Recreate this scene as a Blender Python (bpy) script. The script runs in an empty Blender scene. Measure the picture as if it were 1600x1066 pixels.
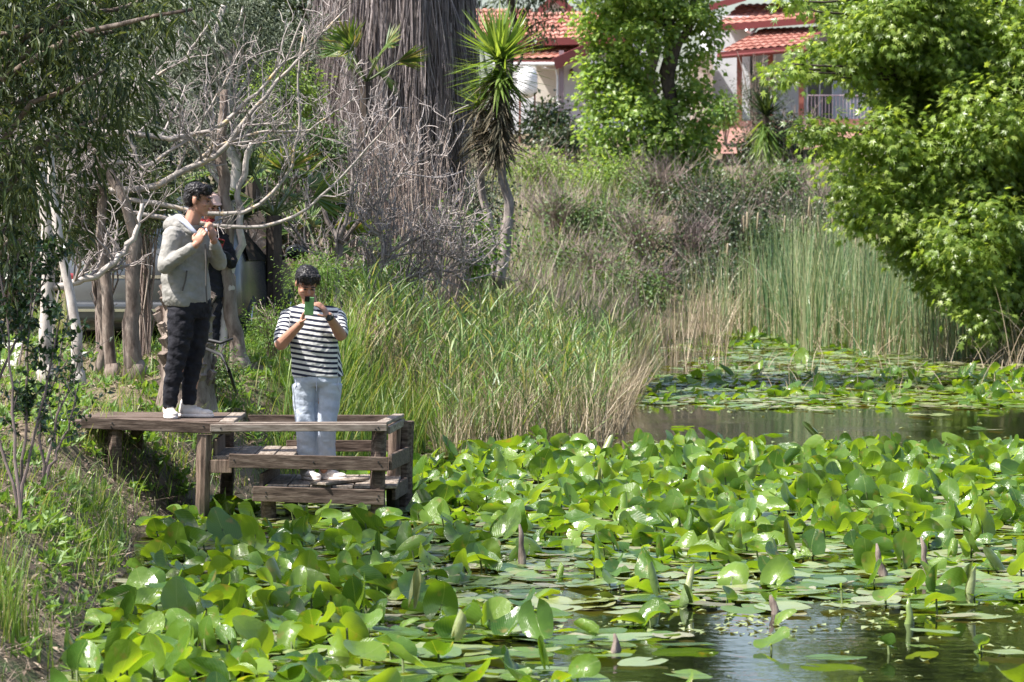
import bpy, math, random
import numpy as np
from mathutils import Vector, Matrix

rng = np.random.default_rng(11)
random.seed(11)
R = math.radians
scene = bpy.context.scene
col = scene.collection

# ---------------------------------------------------------------- camera, sky, sun, exposure
CAM_Z = 2.35
FPX = 6000.0
PITCH = math.atan((533 - 330) / FPX)
cam_d = bpy.data.cameras.new('camera')
cam_d.lens = FPX / 1600 * 36
cam_d.sensor_width = 36
cam_d.clip_start = 0.5
cam_d.clip_end = 3000
cam_d.dof.use_dof = True
cam_d.dof.focus_distance = 30.0
cam_d.dof.aperture_fstop = 8.0
cam = bpy.data.objects.new('camera', cam_d)
cam.location = (0, 0, CAM_Z)
cam.rotation_euler = (math.pi / 2 - PITCH, 0, 0)
col.objects.link(cam)
scene.camera = cam

SUN_EL = R(56)
SUN_DIR = Vector((-0.82, -0.30, 0)).normalized() * math.cos(SUN_EL) + Vector((0, 0, math.sin(SUN_EL)))
world = bpy.data.worlds.new('World')
scene.world = world
world.use_nodes = True
wn = world.node_tree.nodes
sky = wn.new('ShaderNodeTexSky')
sky.sky_type = 'NISHITA'
sky.sun_disc = False
sky.sun_elevation = SUN_EL
sky.sun_rotation = math.atan2(SUN_DIR.x, SUN_DIR.y)
sky.dust_density = 2.5
wn['Background'].inputs['Strength'].default_value = 0.11
world.node_tree.links.new(sky.outputs[0], wn['Background'].inputs[0])
sd = bpy.data.lights.new('sun', 'SUN')
sd.energy = 5.0
sd.angle = R(0.6)
sd.color = (1.0, 0.955, 0.89)
sun = bpy.data.objects.new('sun', sd)
sun.rotation_euler = (-SUN_DIR).to_track_quat('-Z', 'Y').to_euler()
sun.location = (0, 30, 40)
col.objects.link(sun)
scene.view_settings.view_transform = 'Standard'
scene.view_settings.look = 'None'
scene.view_settings.gamma = 1
scene.view_settings.exposure = 1.25
scene.render.engine = 'CYCLES'
scene.cycles.max_bounces = 7
scene.cycles.diffuse_bounces = 3
scene.cycles.glossy_bounces = 3
scene.cycles.transmission_bounces = 4
scene.cycles.transparent_max_bounces = 6
scene.cycles.caustics_reflective = False
scene.cycles.caustics_refractive = False

# ---------------------------------------------------------------- helpers
def P(px, py, Y):
    """point of the place seen at that spot of the photo, Y metres away"""
    dx = (px - 800) / FPX
    dy = -(py - 533) / FPX
    d = np.array([dx, math.cos(PITCH) + dy * math.sin(PITCH), -math.sin(PITCH) + dy * math.cos(PITCH)])
    d = d * (Y / d[1])
    return d + np.array([0, 0, CAM_Z])

def WP(px, py, z=0.0):
    """point at height z seen at that spot"""
    dx = (px - 800) / FPX
    dy = -(py - 533) / FPX
    d = np.array([dx, math.cos(PITCH) + dy * math.sin(PITCH), -math.sin(PITCH) + dy * math.cos(PITCH)])
    return d * ((z - CAM_Z) / d[2]) + np.array([0, 0, CAM_Z])

def to_px(p):
    p = np.asarray(p, float) - np.array([0, 0, CAM_Z])
    f = p[..., 1] * math.cos(PITCH) - p[..., 2] * math.sin(PITCH)
    u = p[..., 1] * math.sin(PITCH) + p[..., 2] * math.cos(PITCH)
    return 800 + FPX * p[..., 0] / f, 533 - FPX * u / f

def pm(Y): return FPX / Y          # photo pixels per metre

def tag(o, label=None, cat=None, group=None, kind=None):
    if label: o['label'] = label
    if cat: o['category'] = cat
    if group: o['group'] = group
    if kind: o['kind'] = kind
    return o

def empty(name, loc=(0, 0, 0), rz=0):
    o = bpy.data.objects.new(name, None)
    o.location = loc
    o.rotation_euler = (0, 0, rz)
    o.empty_display_size = .2
    col.objects.link(o)
    return o

class MB:
    """collects verts and faces, builds one mesh object"""
    def __init__(s):
        s.V = []; s.L = []; s.T = []; s.n = 0; s.A = []
    def add(s, V, F):
        V = np.asarray(V, float).reshape(-1, 3)
        if isinstance(F, np.ndarray):
            s.L.append((F + s.n).ravel().astype(np.int32))
            s.T.append(np.full(len(F), F.shape[1], np.int32))
        else:
            s.L.append(np.array([i + s.n for f in F for i in f], np.int32))
            s.T.append(np.array([len(f) for f in F], np.int32))
        s.V.append(V); s.n += len(V)
        return s
    def mesh(s, name, smooth=False):
        V = np.concatenate(s.V); L = np.concatenate(s.L); T = np.concatenate(s.T)
        me = bpy.data.meshes.new(name)
        me.vertices.add(len(V)); me.loops.add(len(L)); me.polygons.add(len(T))
        me.vertices.foreach_set('co', V.astype(np.float32).ravel())
        me.loops.foreach_set('vertex_index', L)
        st = np.concatenate([[0], np.cumsum(T)[:-1]]).astype(np.int32)
        me.polygons.foreach_set('loop_start', st)
        me.polygons.foreach_set('loop_total', T)
        me.update(calc_edges=True)
        me.polygons.foreach_set('use_smooth', np.full(len(T), bool(smooth)))
        if s.A:
            a = me.attributes.new('leafpos', 'FLOAT_VECTOR', 'POINT'); a.data.foreach_set('vector', np.concatenate(s.A).astype(np.float32).ravel())
        return me
    def build(s, name, mat, parent=None, smooth=False):
        me = s.mesh(name, smooth)
        return link(name, me, mat, parent)
    # shapes
    def box(s, c, size, rot=None, taper=None):
        x, y, z = [a / 2 for a in size]
        V = np.array([[-x, -y, -z], [x, -y, -z], [x, y, -z], [-x, y, -z], [-x, -y, z], [x, -y, z], [x, y, z], [-x, y, z]])
        if taper: V[4:, :2] *= taper
        if rot is not None: V = V @ np.array(rot).T
        V = V + np.array(c)
        return s.add(V, [[3, 2, 1, 0], [4, 5, 6, 7], [0, 1, 5, 4], [1, 2, 6, 5], [2, 3, 7, 6], [3, 0, 4, 7]])
    def beam(s, a, b, w, h, up=(0, 0, 1)):
        a = np.array(a, float); b = np.array(b, float)
        d = b - a; L = np.linalg.norm(d); d /= L
        u = np.array(up, float); u -= d * (u @ d); u /= np.linalg.norm(u)
        sd_ = np.cross(d, u)
        M = np.stack([d, sd_, u], 1)
        return s.box((a + b) / 2, (L, w, h), M)
    def tube(s, pts, rad, n=8, cap=True, jit=0):
        pts = np.asarray(pts, float); K = len(pts)
        rad = np.broadcast_to(np.asarray(rad, float), (K,))
        T = np.gradient(pts, axis=0); T /= np.linalg.norm(T, axis=1)[:, None] + 1e-9
        ref = np.array([0.0, 0, 1]) if abs(T[0][2]) < .8 else np.array([1.0, 0, 0])
        a = np.linspace(0, 2 * np.pi, n, endpoint=False)
        V = []
        for k in range(K):
            u = ref - T[k] * (ref @ T[k]); u /= np.linalg.norm(u); ref = u
            w = np.cross(T[k], u)
            r = rad[k] * (1 + jit * rng.standard_normal(n)) if jit else rad[k]
            V.append(pts[k] + (np.cos(a) * r)[:, None] * u + (np.sin(a) * r)[:, None] * w)
        V = np.concatenate(V)
        F = []
        for k in range(K - 1):
            for j in range(n):
                F.append([k * n + j, k * n + (j + 1) % n, (k + 1) * n + (j + 1) % n, (k + 1) * n + j])
        if cap:
            F.append(list(range(n))[::-1]); F.append([(K - 1) * n + j for j in range(n)])
        return s.add(V, F)
    def loft(s, rings):
        """rings: list of (n,3) arrays, closed with fans"""
        n = len(rings[0]); K = len(rings)
        V = np.concatenate(rings + [[np.mean(rings[0], 0)], [np.mean(rings[-1], 0)]])
        F = []
        for k in range(K - 1):
            for j in range(n):
                F.append([k * n + j, k * n + (j + 1) % n, (k + 1) * n + (j + 1) % n, (k + 1) * n + j])
        for j in range(n):
            F.append([(j + 1) % n, j, K * n]); F.append([(K - 1) * n + j, (K - 1) * n + (j + 1) % n, K * n + 1])
        return s.add(V, F)
    def ell(s, c, r, rot=None, nu=16, nv=10):
        u = np.linspace(0, 2 * np.pi, nu, endpoint=False)
        rings = []
        for v in np.linspace(-np.pi / 2 * .96, np.pi / 2 * .96, nv):
            p = np.stack([np.cos(u) * np.cos(v) * r[0], np.sin(u) * np.cos(v) * r[1], np.full(nu, np.sin(v) * r[2])], 1)
            if rot is not None: p = p @ np.array(rot).T
            rings.append(p + np.array(c))
        return s.loft(rings)
    def capsule(s, a, b, ra, rb, n=12):
        a = np.array(a, float); b = np.array(b, float)
        d = b - a; L = np.linalg.norm(d); d = d / (L + 1e-9)
        ref = np.array([0.0, 0, 1]) if abs(d[2]) < .8 else np.array([1.0, 0, 0])
        u = ref - d * (ref @ d); u /= np.linalg.norm(u); w = np.cross(d, u)
        t = np.linspace(0, 2 * np.pi, n, endpoint=False)
        rings = []
        def ring(c, r): rings.append(c + (np.cos(t) * r)[:, None] * u + (np.sin(t) * r)[:, None] * w)
        for q in np.linspace(-80, 0, 4): ring(a + d * ra * math.sin(R(q)), ra * math.cos(R(q)))
        for q in np.linspace(0, 80, 4): ring(b + d * rb * math.sin(R(q)), rb * math.cos(R(q)))
        return s.loft(rings)

def link(name, me, mat, parent=None):
    if mat is not None:
        for m in (mat if isinstance(mat, (list, tuple)) else [mat]): me.materials.append(m)
    o = bpy.data.objects.new(name, me)
    col.objects.link(o)
    if parent is not None: o.parent = parent
    return o

def copy_tree(o, parent=None):
    c = o.copy(); col.objects.link(c)
    if parent is not None: c.parent = parent
    for ch in list(o.children): copy_tree(ch, c)
    return c

def unit(v): return v / (np.linalg.norm(v, axis=-1, keepdims=True) + 1e-9)

def frames(axis, normal):
    """(N,3,3) matrices whose columns are side, axis, normal"""
    a = unit(axis); n = normal - a * np.sum(a * normal, -1, keepdims=True); n = unit(n)
    return np.stack([np.cross(a, n), a, n], -1)

def scatter(mb, tv, tf, pos, M, sc):
    """copies of a template mesh"""
    N = len(pos); k = len(tv)
    sc = np.asarray(sc); sc = sc[:, None, None] if sc.ndim == 1 else sc[:, None, :]
    V = np.einsum('nij,nkj->nki', M, tv[None] * sc) + pos[:, None, :]
    V = V.reshape(-1, 3)
    fl = np.array([i for f in tf for i in f], np.int32); ft = np.array([len(f) for f in tf], np.int32)
    off = (np.arange(N, dtype=np.int32) * k)[:, None]
    mb.V.append(V); mb.L.append((fl[None] + off + mb.n).ravel()); mb.T.append(np.tile(ft, N)); mb.n += len(V)

LENS = (np.array([[0, 0, 0], [-.5, .45, .1], [0, 1, -.08], [.5, .45, .1], [0, .5, 0]]), [[0, 4, 1], [1, 4, 2], [0, 3, 4], [3, 2, 4]])
def lens(w):
    v = LENS[0].copy(); v[:, 0] *= w; return v, LENS[1]
def star(lobes=5):
    v = [[0, .35, 0]]; 
    spec = [(-150, .38), (-118, .22), (-85, .62), (-60, .30), (-38, .78), (-18, .32), (0, 1.0), (18, .32), (38, .78), (60, .30), (85, .62), (118, .22), (150, .38)]
    for a, r in spec:
        v.append([math.sin(R(a)) * r * .72, .30 + math.cos(R(a)) * r * .70, -.12 * r * r])
    v.append([0, .12, 0])
    n = len(v) - 1
    return np.array(v), [[0, i, i % n + 1] for i in range(1, n + 1)]
STAR = star()

def leaf_cloud(mb, blobs, n, tmpl, size, clump=.16, per=26, droop=.5, out=.6, inner=.25, var=.3):
    """leaves in small sprays over the shells of ellipsoid masses. blobs: (x,y,z,rx,ry,rz)"""
    B = np.asarray(blobs, float)
    w = (B[:, 3] * B[:, 5]); w = w / w.sum()
    nc = max(1, n // per)
    bi = rng.choice(len(B), nc, p=w)
    d = unit(rng.standard_normal((nc, 3)))
    rad = np.where(rng.random(nc) < inner, rng.uniform(.2, .85, nc), rng.uniform(.82, 1.12, nc))
    C = B[bi, :3] + d * B[bi, 3:] * rad[:, None]
    s = rng.uniform(.6, 1.3, nc) * clump
    ci = np.repeat(np.arange(nc), per)
    off = rng.standard_normal((nc * per, 3)) * s[ci][:, None] * np.array([1, 1, .62])
    pos = C[ci] + off
    N = len(pos)
    nrm = unit(d[ci] * out + unit(off) * .5 + np.array([0, 0, .55]) + rng.standard_normal((N, 3)) * .45)
    ax = unit(unit(off) + d[ci] * .4 + np.array([0, 0, -droop]) + rng.standard_normal((N, 3)) * .4)
    scatter(mb, tmpl[0], tmpl[1], pos, frames(ax, nrm), size * (1 + var * rng.uniform(-1, 1, N)))
    return C

def blades(mb, pos, h, w, lean=.25, bend=.5, az=None, seg=4, tipw=.12, face=None):
    """grass blades as tapering ribbons that lean and then bend over"""
    N = len(pos)
    h = np.broadcast_to(h, (N,)); w = np.broadcast_to(w, (N,)); bend = np.broadcast_to(bend, (N,)); lean = np.broadcast_to(lean, (N,))
    if az is None: az = rng.uniform(0, 2 * np.pi, N)
    d = np.stack([np.cos(az), np.sin(az), np.zeros(N)], 1)
    fa = az + np.pi / 2 + rng.uniform(-1.2, 1.2, N)
    sdv = np.stack([np.cos(fa), np.sin(fa), np.zeros(N)], 1)
    V = np.zeros((N, seg + 1, 2, 3)); p = pos.copy(); ang = lean.copy()
    for k in range(seg + 1):
        t = k / seg
        ww = (w * (1 - (1 - tipw) * t ** 1.6) / 2)[:, None]
        V[:, k, 0] = p - sdv * ww; V[:, k, 1] = p + sdv * ww
        st = (h / seg)[:, None]
        p = p + st * (d * np.sin(ang)[:, None] + np.array([0, 0, 1]) * np.cos(ang)[:, None])
        ang = ang + bend / seg * (0.5 + 1.2 * t)
    F = []
    for k in range(seg): F.append([2 * k, 2 * k + 1, 2 * k + 3, 2 * k + 2])
    F = np.array(F, np.int32)
    k2 = (seg + 1) * 2
    FF = (F[None] + (np.arange(N) * k2)[:, None, None]).reshape(-1, 4)
    mb.add(V.reshape(-1, 3), FF.astype(np.int32))

def vtubes(mb, pts, rad, n=4):
    """many tubes at once: pts (N,K,3), rad (N,K)"""
    N, K, _ = pts.shape
    T = np.gradient(pts, axis=1); T = unit(T)
    ref = np.where(np.abs(T[:, :1, 2:3]) < .8, np.array([0, 0, 1.0]), np.array([1.0, 0, 0]))
    ref = np.broadcast_to(ref, T.shape)
    u = unit(ref - T * np.sum(ref * T, -1, keepdims=True)); w = np.cross(T, u)
    a = np.linspace(0, 2 * np.pi, n, endpoint=False)
    V = pts[:, :, None] + rad[:, :, None, None] * (np.cos(a)[None, None, :, None] * u[:, :, None] + np.sin(a)[None, None, :, None] * w[:, :, None])
    F = []
    for k in range(K - 1):
        for j in range(n): F.append([k * n + j, k * n + (j + 1) % n, (k + 1) * n + (j + 1) % n, (k + 1) * n + j])
    F = np.array(F, np.int32)
    mb.add(V.reshape(-1, 3), (F[None] + (np.arange(N) * K * n)[:, None, None]).reshape(-1, 4).astype(np.int32))

def resample(pts, K):
    pts = np.asarray(pts, float)
    s = np.concatenate([[0], np.cumsum(np.linalg.norm(np.diff(pts, axis=0), axis=1))])
    t = np.linspace(0, s[-1], K)
    return np.stack([np.interp(t, s, pts[:, i]) for i in range(3)], 1)

def sprout(P0, R0, n, length, K=7, up=.25, spread=.9, wig=.16, t0=.15, rr=.55, out=None, tip=.25):
    """n child branches off parents P0 (N,K0,3)"""
    N, K0, _ = P0.shape
    pi = rng.integers(0, N, n); t = rng.uniform(t0, .98, n) * (K0 - 1)
    k = np.minimum(t.astype(int), K0 - 2); f = (t - k)[:, None]
    base = P0[pi, k] * (1 - f) + P0[pi, k + 1] * f
    r = (R0[pi, k] * (1 - f[:, 0]) + R0[pi, k + 1] * f[:, 0]) * rr
    tan = unit(P0[pi, k + 1] - P0[pi, k])
    d = unit(tan * .8 + unit(rng.standard_normal((n, 3))) * spread + np.array([0, 0, up]) + (0 if out is None else out))
    L = length * rng.uniform(.4, 1.2, n)
    pts = np.zeros((n, K, 3)); pts[:, 0] = base
    for j in range(1, K):
        d = unit(d + rng.standard_normal((n, 3)) * wig + np.array([0, 0, up * .25]))
        pts[:, j] = pts[:, j - 1] + d * (L / (K - 1))[:, None]
    rad = r[:, None] * np.linspace(1, tip, K)[None]
    return pts, np.maximum(rad, .0018)

# ---------------------------------------------------------------- materials
def newmat(name):
    m = bpy.data.materials.new(name); m.use_nodes = True
    nt = m.node_tree; b = nt.nodes['Principled BSDF']
    return m, nt, b

def ramp(nt, stops):
    r = nt.nodes.new('ShaderNodeValToRGB'); cr = r.color_ramp
    while len(cr.elements) < len(stops): cr.elements.new(.5)
    for e, (p, c) in zip(cr.elements, stops): e.position = p; e.color = (*c, 1)
    return r

def leafmat(name, cols, rough=.45, trans=.35, tcol=None, spec=.5, noise=None, coat=0):
    m, nt, b = newmat(name)
    g = nt.nodes.new('ShaderNodeNewGeometry')
    n = len(cols)
    r = ramp(nt, [(i / max(1, n - 1), c) for i, c in enumerate(cols)])
    nt.links.new(g.outputs['Random Per Island'], r.inputs[0])
    colout = r.outputs[0]
    if noise:
        tx = nt.nodes.new('ShaderNodeTexNoise'); tx.inputs['Scale'].default_value = noise; tx.inputs['Detail'].default_value = 3
        tc = nt.nodes.new('ShaderNodeTexCoord'); nt.links.new(tc.outputs['Object'], tx.inputs['Vector'])
        mx = nt.nodes.new('ShaderNodeMix'); mx.data_type = 'RGBA'; mx.blend_type = 'MULTIPLY'; mx.inputs[0].default_value = .6
        rr = ramp(nt, [(.35, (.55, .6, .55)), (.65, (1.3, 1.25, 1.1))])
        nt.links.new(tx.outputs['Fac'], rr.inputs[0]); nt.links.new(colout, mx.inputs[6]); nt.links.new(rr.outputs[0], mx.inputs[7])
        colout = mx.outputs[2]
    nt.links.new(colout, b.inputs['Base Color'])
    b.inputs['Roughness'].default_value = rough
    b.inputs['Specular IOR Level'].default_value = spec
    if coat: b.inputs['Coat Weight'].default_value = coat; b.inputs['Coat Roughness'].default_value = .15
    if trans:
        t = nt.nodes.new('ShaderNodeBsdfTranslucent')
        hs = nt.nodes.new('ShaderNodeMix'); hs.data_type = 'RGBA'; hs.blend_type = 'MULTIPLY'; hs.inputs[0].default_value = 1
        nt.links.new(colout, hs.inputs[6]); hs.inputs[7].default_value = (*(tcol or (1.9, 1.7, .7)), 1)
        nt.links.new(hs.outputs[2], t.inputs[0])
        ms = nt.nodes.new('ShaderNodeMixShader'); ms.inputs[0].default_value = trans
        nt.links.new(b.outputs[0], ms.inputs[1]); nt.links.new(t.outputs[0], ms.inputs[2])
        nt.links.new(ms.outputs[0], nt.nodes['Material Output'].inputs[0])
    return m

def surf(name, c1, c2, scale=6, rough=.8, bump=.3, stretch=None, detail=6, bdist=.02, spec=.3, metal=0, c3=None, coord='Object', pos=(.35, .65)):
    m, nt, b = newmat(name)
    tc = nt.nodes.new('ShaderNodeTexCoord'); mp = nt.nodes.new('ShaderNodeMapping')
    if stretch: mp.inputs['Scale'].default_value = stretch
    tx = nt.nodes.new('ShaderNodeTexNoise'); tx.inputs['Scale'].default_value = scale; tx.inputs['Detail'].default_value = detail
    tx.inputs['Roughness'].default_value = .65
    nt.links.new(tc.outputs[coord], mp.inputs[0]); nt.links.new(mp.outputs[0], tx.inputs['Vector'])
    st = [(pos[0], c1), (pos[1], c2)] if c3 is None else [(pos[0], c1), ((pos[0] + pos[1]) / 2, c2), (pos[1], c3)]
    r = ramp(nt, st); nt.links.new(tx.outputs['Fac'], r.inputs[0]); nt.links.new(r.outputs[0], b.inputs['Base Color'])
    b.inputs['Roughness'].default_value = rough; b.inputs['Specular IOR Level'].default_value = spec; b.inputs['Metallic'].default_value = metal
    if bump:
        bp = nt.nodes.new('ShaderNodeBump'); bp.inputs['Strength'].default_value = bump; bp.inputs['Distance'].default_value = bdist
        nt.links.new(tx.outputs['Fac'], bp.inputs['Height']); nt.links.new(bp.outputs[0], b.inputs['Normal'])
    return m

M = {}
M['ground'] = surf('earth_and_turf', (.045, .075, .02), (.13, .10, .065), 2.2, .95, .8, c3=(.21, .165, .11), detail=12, bdist=.12)
M['path'] = surf('pale_path', (.5, .48, .44), (.62, .6, .56), 3, .9, .2)
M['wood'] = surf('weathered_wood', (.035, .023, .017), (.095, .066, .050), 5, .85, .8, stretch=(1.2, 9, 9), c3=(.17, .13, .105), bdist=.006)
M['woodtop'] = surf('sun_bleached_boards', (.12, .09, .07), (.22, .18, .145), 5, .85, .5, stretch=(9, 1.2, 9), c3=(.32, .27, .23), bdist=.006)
M['rail'] = surf('greyed_rail_wood', (.10, .08, .065), (.19, .155, .13), 5, .85, .5, stretch=(1.2, 9, 9), c3=(.29, .25, .215), bdist=.006)
M['post'] = surf('split_post_wood', (.05, .032, .024), (.15, .105, .08), 4, .85, .8, stretch=(10, 10, 1), c3=(.24, .175, .135), bdist=.01)
M['bark_pale'] = surf('pale_bark', (.22, .19, .17), (.42, .38, .35), 9, .85, .7, c3=(.55, .50, .46), stretch=(1, 1, .5), bdist=.01)
M['bark_brown'] = surf('brown_bark', (.07, .05, .04), (.19, .15, .125), 12, .9, .9, c3=(.27, .225, .19), stretch=(1, 1, .35), bdist=.02)
M['bark_dark'] = surf('dark_bark', (.03, .022, .018), (.09, .07, .055), 10, .9, .8, stretch=(1, 1, .35), bdist=.02)
M['bark_grey'] = surf('grey_mauve_bark', (.13, .11, .10), (.26, .22, .20), 9, .85, .7, c3=(.40, .35, .32), stretch=(1, 1, .5), bdist=.01)
M['limb'] = surf('lichen_limb_bark', (.20, .18, .16), (.36, .32, .29), 7, .85, .5, c3=(.50, .30, .03), pos=(.36, .74), detail=5, bdist=.008)
M['twig'] = leafmat('grey_twig', [(.13, .11, .10), (.25, .215, .20), (.40, .355, .335)], .8, 0)
M['twig_dark'] = leafmat('brown_twig', [(.10, .075, .07), (.20, .15, .14), (.30, .235, .22)], .85, 0)
M['thatch'] = leafmat('dead_palm_thatch', [(.07, .06, .06), (.19, .16, .16), (.36, .31, .30), (.10, .075, .065), (.26, .22, .215)], .8, .1, (1, .9, .8))
M['yucca'] = leafmat('yucca_green', [(.08, .15, .03), (.15, .24, .05), (.24, .32, .09)], .4, .4)
M['yucca_dead'] = leafmat('dead_yucca', [(.03, .035, .018), (.07, .06, .035), (.13, .10, .06)], .8, .15, (1.3, 1.1, .7))
M['maple'] = leafmat('maple_leaf', [(.10, .165, .03), (.19, .285, .055), (.31, .39, .10)], .34, .52, (1.7, 1.6, .8), spec=.5, noise=1.3)
M['ivy'] = leafmat('ivy_leaf', [(.10, .175, .035), (.18, .285, .065), (.29, .38, .11)], .42, .5, (1.7, 1.6, .8), noise=.8)
M['dark_leaf'] = leafmat('dark_evergreen_leaf', [(.015, .03, .010), (.030, .055, .018), (.06, .09, .03)], .4, .25, noise=.9)
M['willow_leaf'] = leafmat('narrow_olive_leaf', [(.025, .05, .02), (.065, .095, .042), (.13, .16, .08)], .38, .35, noise=1.5)
M['olive_leaf'] = leafmat('grey_olive_leaf', [(.07, .095, .055), (.13, .16, .10), (.20, .225, .16)], .5, .2, (1.2, 1.2, .8))
M['glossy_leaf'] = leafmat('glossy_dark_leaf', [(.015, .035, .018), (.03, .065, .025), (.05, .10, .03)], .28, .25, coat=.2)
M['shrub_leaf'] = leafmat('bramble_leaf', [(.04, .085, .02), (.075, .14, .035), (.12, .18, .06)], .5, .3, noise=.8)
M['fern'] = leafmat('feathery_green', [(.07, .15, .025), (.12, .22, .04), (.18, .28, .07)], .5, .4)
M['palmfan'] = leafmat('fan_palm_green', [(.04, .09, .02), (.08, .15, .03), (.15, .20, .05), (.28, .22, .10)], .45, .3)
M['reed'] = leafmat('reed_green', [(.045, .10, .03), (.09, .18, .045), (.14, .25, .065), (.22, .29, .10), (.38, .35, .21)], .45, .35)
M['cattail_leaf'] = leafmat('cattail_blue_green', [(.03, .075, .035), (.08, .155, .07), (.16, .235, .11), (.26, .30, .16), (.33, .30, .19)], .42, .3, (1.5, 1.5, .8))
M['straw'] = leafmat('dry_straw', [(.20, .15, .09), (.33, .26, .17), (.48, .41, .30)], .7, .2, (1.2, 1.1, .8))
M['drybrush'] = leafmat('dry_mauve_stems', [(.15, .11, .095), (.25, .19, .165), (.35, .29, .24)], .8, .1, (1, 1, 1))
M['grass'] = leafmat('meadow_grass', [(.06, .125, .02), (.11, .20, .03), (.17, .26, .05), (.30, .28, .13)], .45, .4)
M['litter'] = leafmat('leaf_litter', [(.10, .07, .05), (.20, .15, .11), (.30, .24, .18)], .8, .05, (1, 1, 1))

def padmat(name, c0, c1, c2, rough=.24, trans=.42):
    m = leafmat(name, [c0, c1, c2], rough, trans, (2.1, 1.8, .4), .6, coat=.25)
    nt = m.node_tree; b = nt.nodes['Principled BSDF']; N = nt.nodes.new; Lk = nt.links.new
    def math_(op, a, c=None):
        n = N('ShaderNodeMath'); n.operation = op
        for k, v in enumerate((a, c)):
            if v is None: continue
            if isinstance(v, (int, float)): n.inputs[k].default_value = v
            else: Lk(v, n.inputs[k])
        return n.outputs[0]
    at = N('ShaderNodeAttribute'); at.attribute_name = 'leafpos'; sp = N('ShaderNodeSeparateXYZ'); Lk(at.outputs['Vector'], sp.inputs[0])
    ax = math_('ABSOLUTE', sp.outputs[0])
    rib = math_('LESS_THAN', ax, .0032)
    vv = math_('SINE', math_('MULTIPLY', math_('ADD', sp.outputs[1], math_('MULTIPLY', ax, -1.15)), 290.0))
    vein = math_('MAXIMUM', math_('MULTIPLY', math_('POWER', math_('MAXIMUM', vv, 0.0), 6.0), .45), rib)
    tx = N('ShaderNodeTexNoise'); tx.inputs['Scale'].default_value = 22; tx.inputs['Detail'].default_value = 4; Lk(at.outputs['Vector'], tx.inputs['Vector'])
    hgt = math_('ADD', math_('MULTIPLY', tx.outputs['Fac'], 1.0), math_('MULTIPLY', vein, -.35))
    bp = N('ShaderNodeBump'); bp.inputs['Strength'].default_value = .45; bp.inputs['Distance'].default_value = .010
    Lk(hgt, bp.inputs['Height']); Lk(bp.outputs[0], b.inputs['Normal'])
    oi = N('ShaderNodeObjectInfo')
    rmp = next(n for n in nt.nodes if n.type == 'VALTORGB'); g = next(n for n in nt.nodes if n.type == 'NEW_GEOMETRY')
    fr = math_('FRACT', math_('ADD', g.outputs['Random Per Island'], oi.outputs['Random'])); Lk(fr, rmp.inputs[0])
    # paler veins, yellow brown blemishes
    outs = [l.to_socket for l in rmp.outputs[0].links]
    mx = N('ShaderNodeMix'); mx.data_type = 'RGBA'; mx.inputs[7].default_value = (.22, .30, .08, 1)
    Lk(math_('MULTIPLY', vein, .55), mx.inputs[0]); Lk(rmp.outputs[0], mx.inputs[6])
    t2 = N('ShaderNodeTexNoise'); t2.inputs['Scale'].default_value = 9; t2.inputs['Detail'].default_value = 6
    ofs = N('ShaderNodeVectorMath'); ofs.operation = 'ADD'; Lk(at.outputs['Vector'], ofs.inputs[0]); cb = N('ShaderNodeCombineXYZ'); Lk(math_('MULTIPLY', fr, 40.0), cb.inputs[0]); Lk(cb.outputs[0], ofs.inputs[1]); Lk(ofs.outputs[0], t2.inputs['Vector'])
    r2 = ramp(nt, [(.60, (0, 0, 0)), (.72, (.85, .85, .85))]); Lk(t2.outputs['Fac'], r2.inputs[0])
    m2 = N('ShaderNodeMix'); m2.data_type = 'RGBA'; m2.inputs[7].default_value = (.24, .20, .06, 1); Lk(r2.outputs[0], m2.inputs[0]); Lk(mx.outputs[2], m2.inputs[6])
    for so in outs: Lk(m2.outputs[2], so)
    return m
M['pad'] = padmat('lily_pad_green', (.045, .11, .018), (.096, .188, .022), (.168, .265, .035))
M['pad_float'] = padmat('floating_pad_green', (.10, .16, .04), (.16, .22, .07), (.25, .27, .12), .3, .1)
M['pad_old'] = padmat('old_pad', (.12, .11, .06), (.20, .19, .11), (.28, .27, .18), .5, .1)
M['stalk'] = surf('lily_stalk', (.05, .07, .02), (.09, .12, .04), 8, .5, .1)

def watermat():
    m, nt, b = newmat('pond_water')
    b.inputs['Base Color'].default_value = (.004, .005, .003, 1)
    b.inputs['Roughness'].default_value = .035
    b.inputs['IOR'].default_value = 1.33
    tc = nt.nodes.new('ShaderNodeTexCoord'); mp = nt.nodes.new('ShaderNodeMapping'); mp.inputs['Scale'].default_value = (1, 1.0, 1)
    nt.links.new(tc.outputs['Object'], mp.inputs[0])
    a = nt.nodes.new('ShaderNodeTexNoise'); a.inputs['Scale'].default_value = 7; a.inputs['Detail'].default_value = 3
    c = nt.nodes.new('ShaderNodeTexNoise'); c.inputs['Scale'].default_value = .5; c.inputs['Detail'].default_value = 2
    nt.links.new(mp.outputs[0], a.inputs['Vector']); nt.links.new(mp.outputs[0], c.inputs['Vector'])
    r = ramp(nt, [(.45, (.25, .25, .25)), (.62, (1, 1, 1))]); nt.links.new(c.outputs['Fac'], r.inputs[0])
    mu = nt.nodes.new('ShaderNodeMath'); mu.operation = 'MULTIPLY'
    nt.links.new(a.outputs['Fac'], mu.inputs[0]); nt.links.new(r.outputs[0], mu.inputs[1])
    bp = nt.nodes.new('ShaderNodeBump'); bp.inputs['Strength'].default_value = .12; bp.inputs['Distance'].default_value = .03
    nt.links.new(mu.outputs[0], bp.inputs['Height']); nt.links.new(bp.outputs[0], b.inputs['Normal'])
    return m
M['water'] = watermat()

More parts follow.
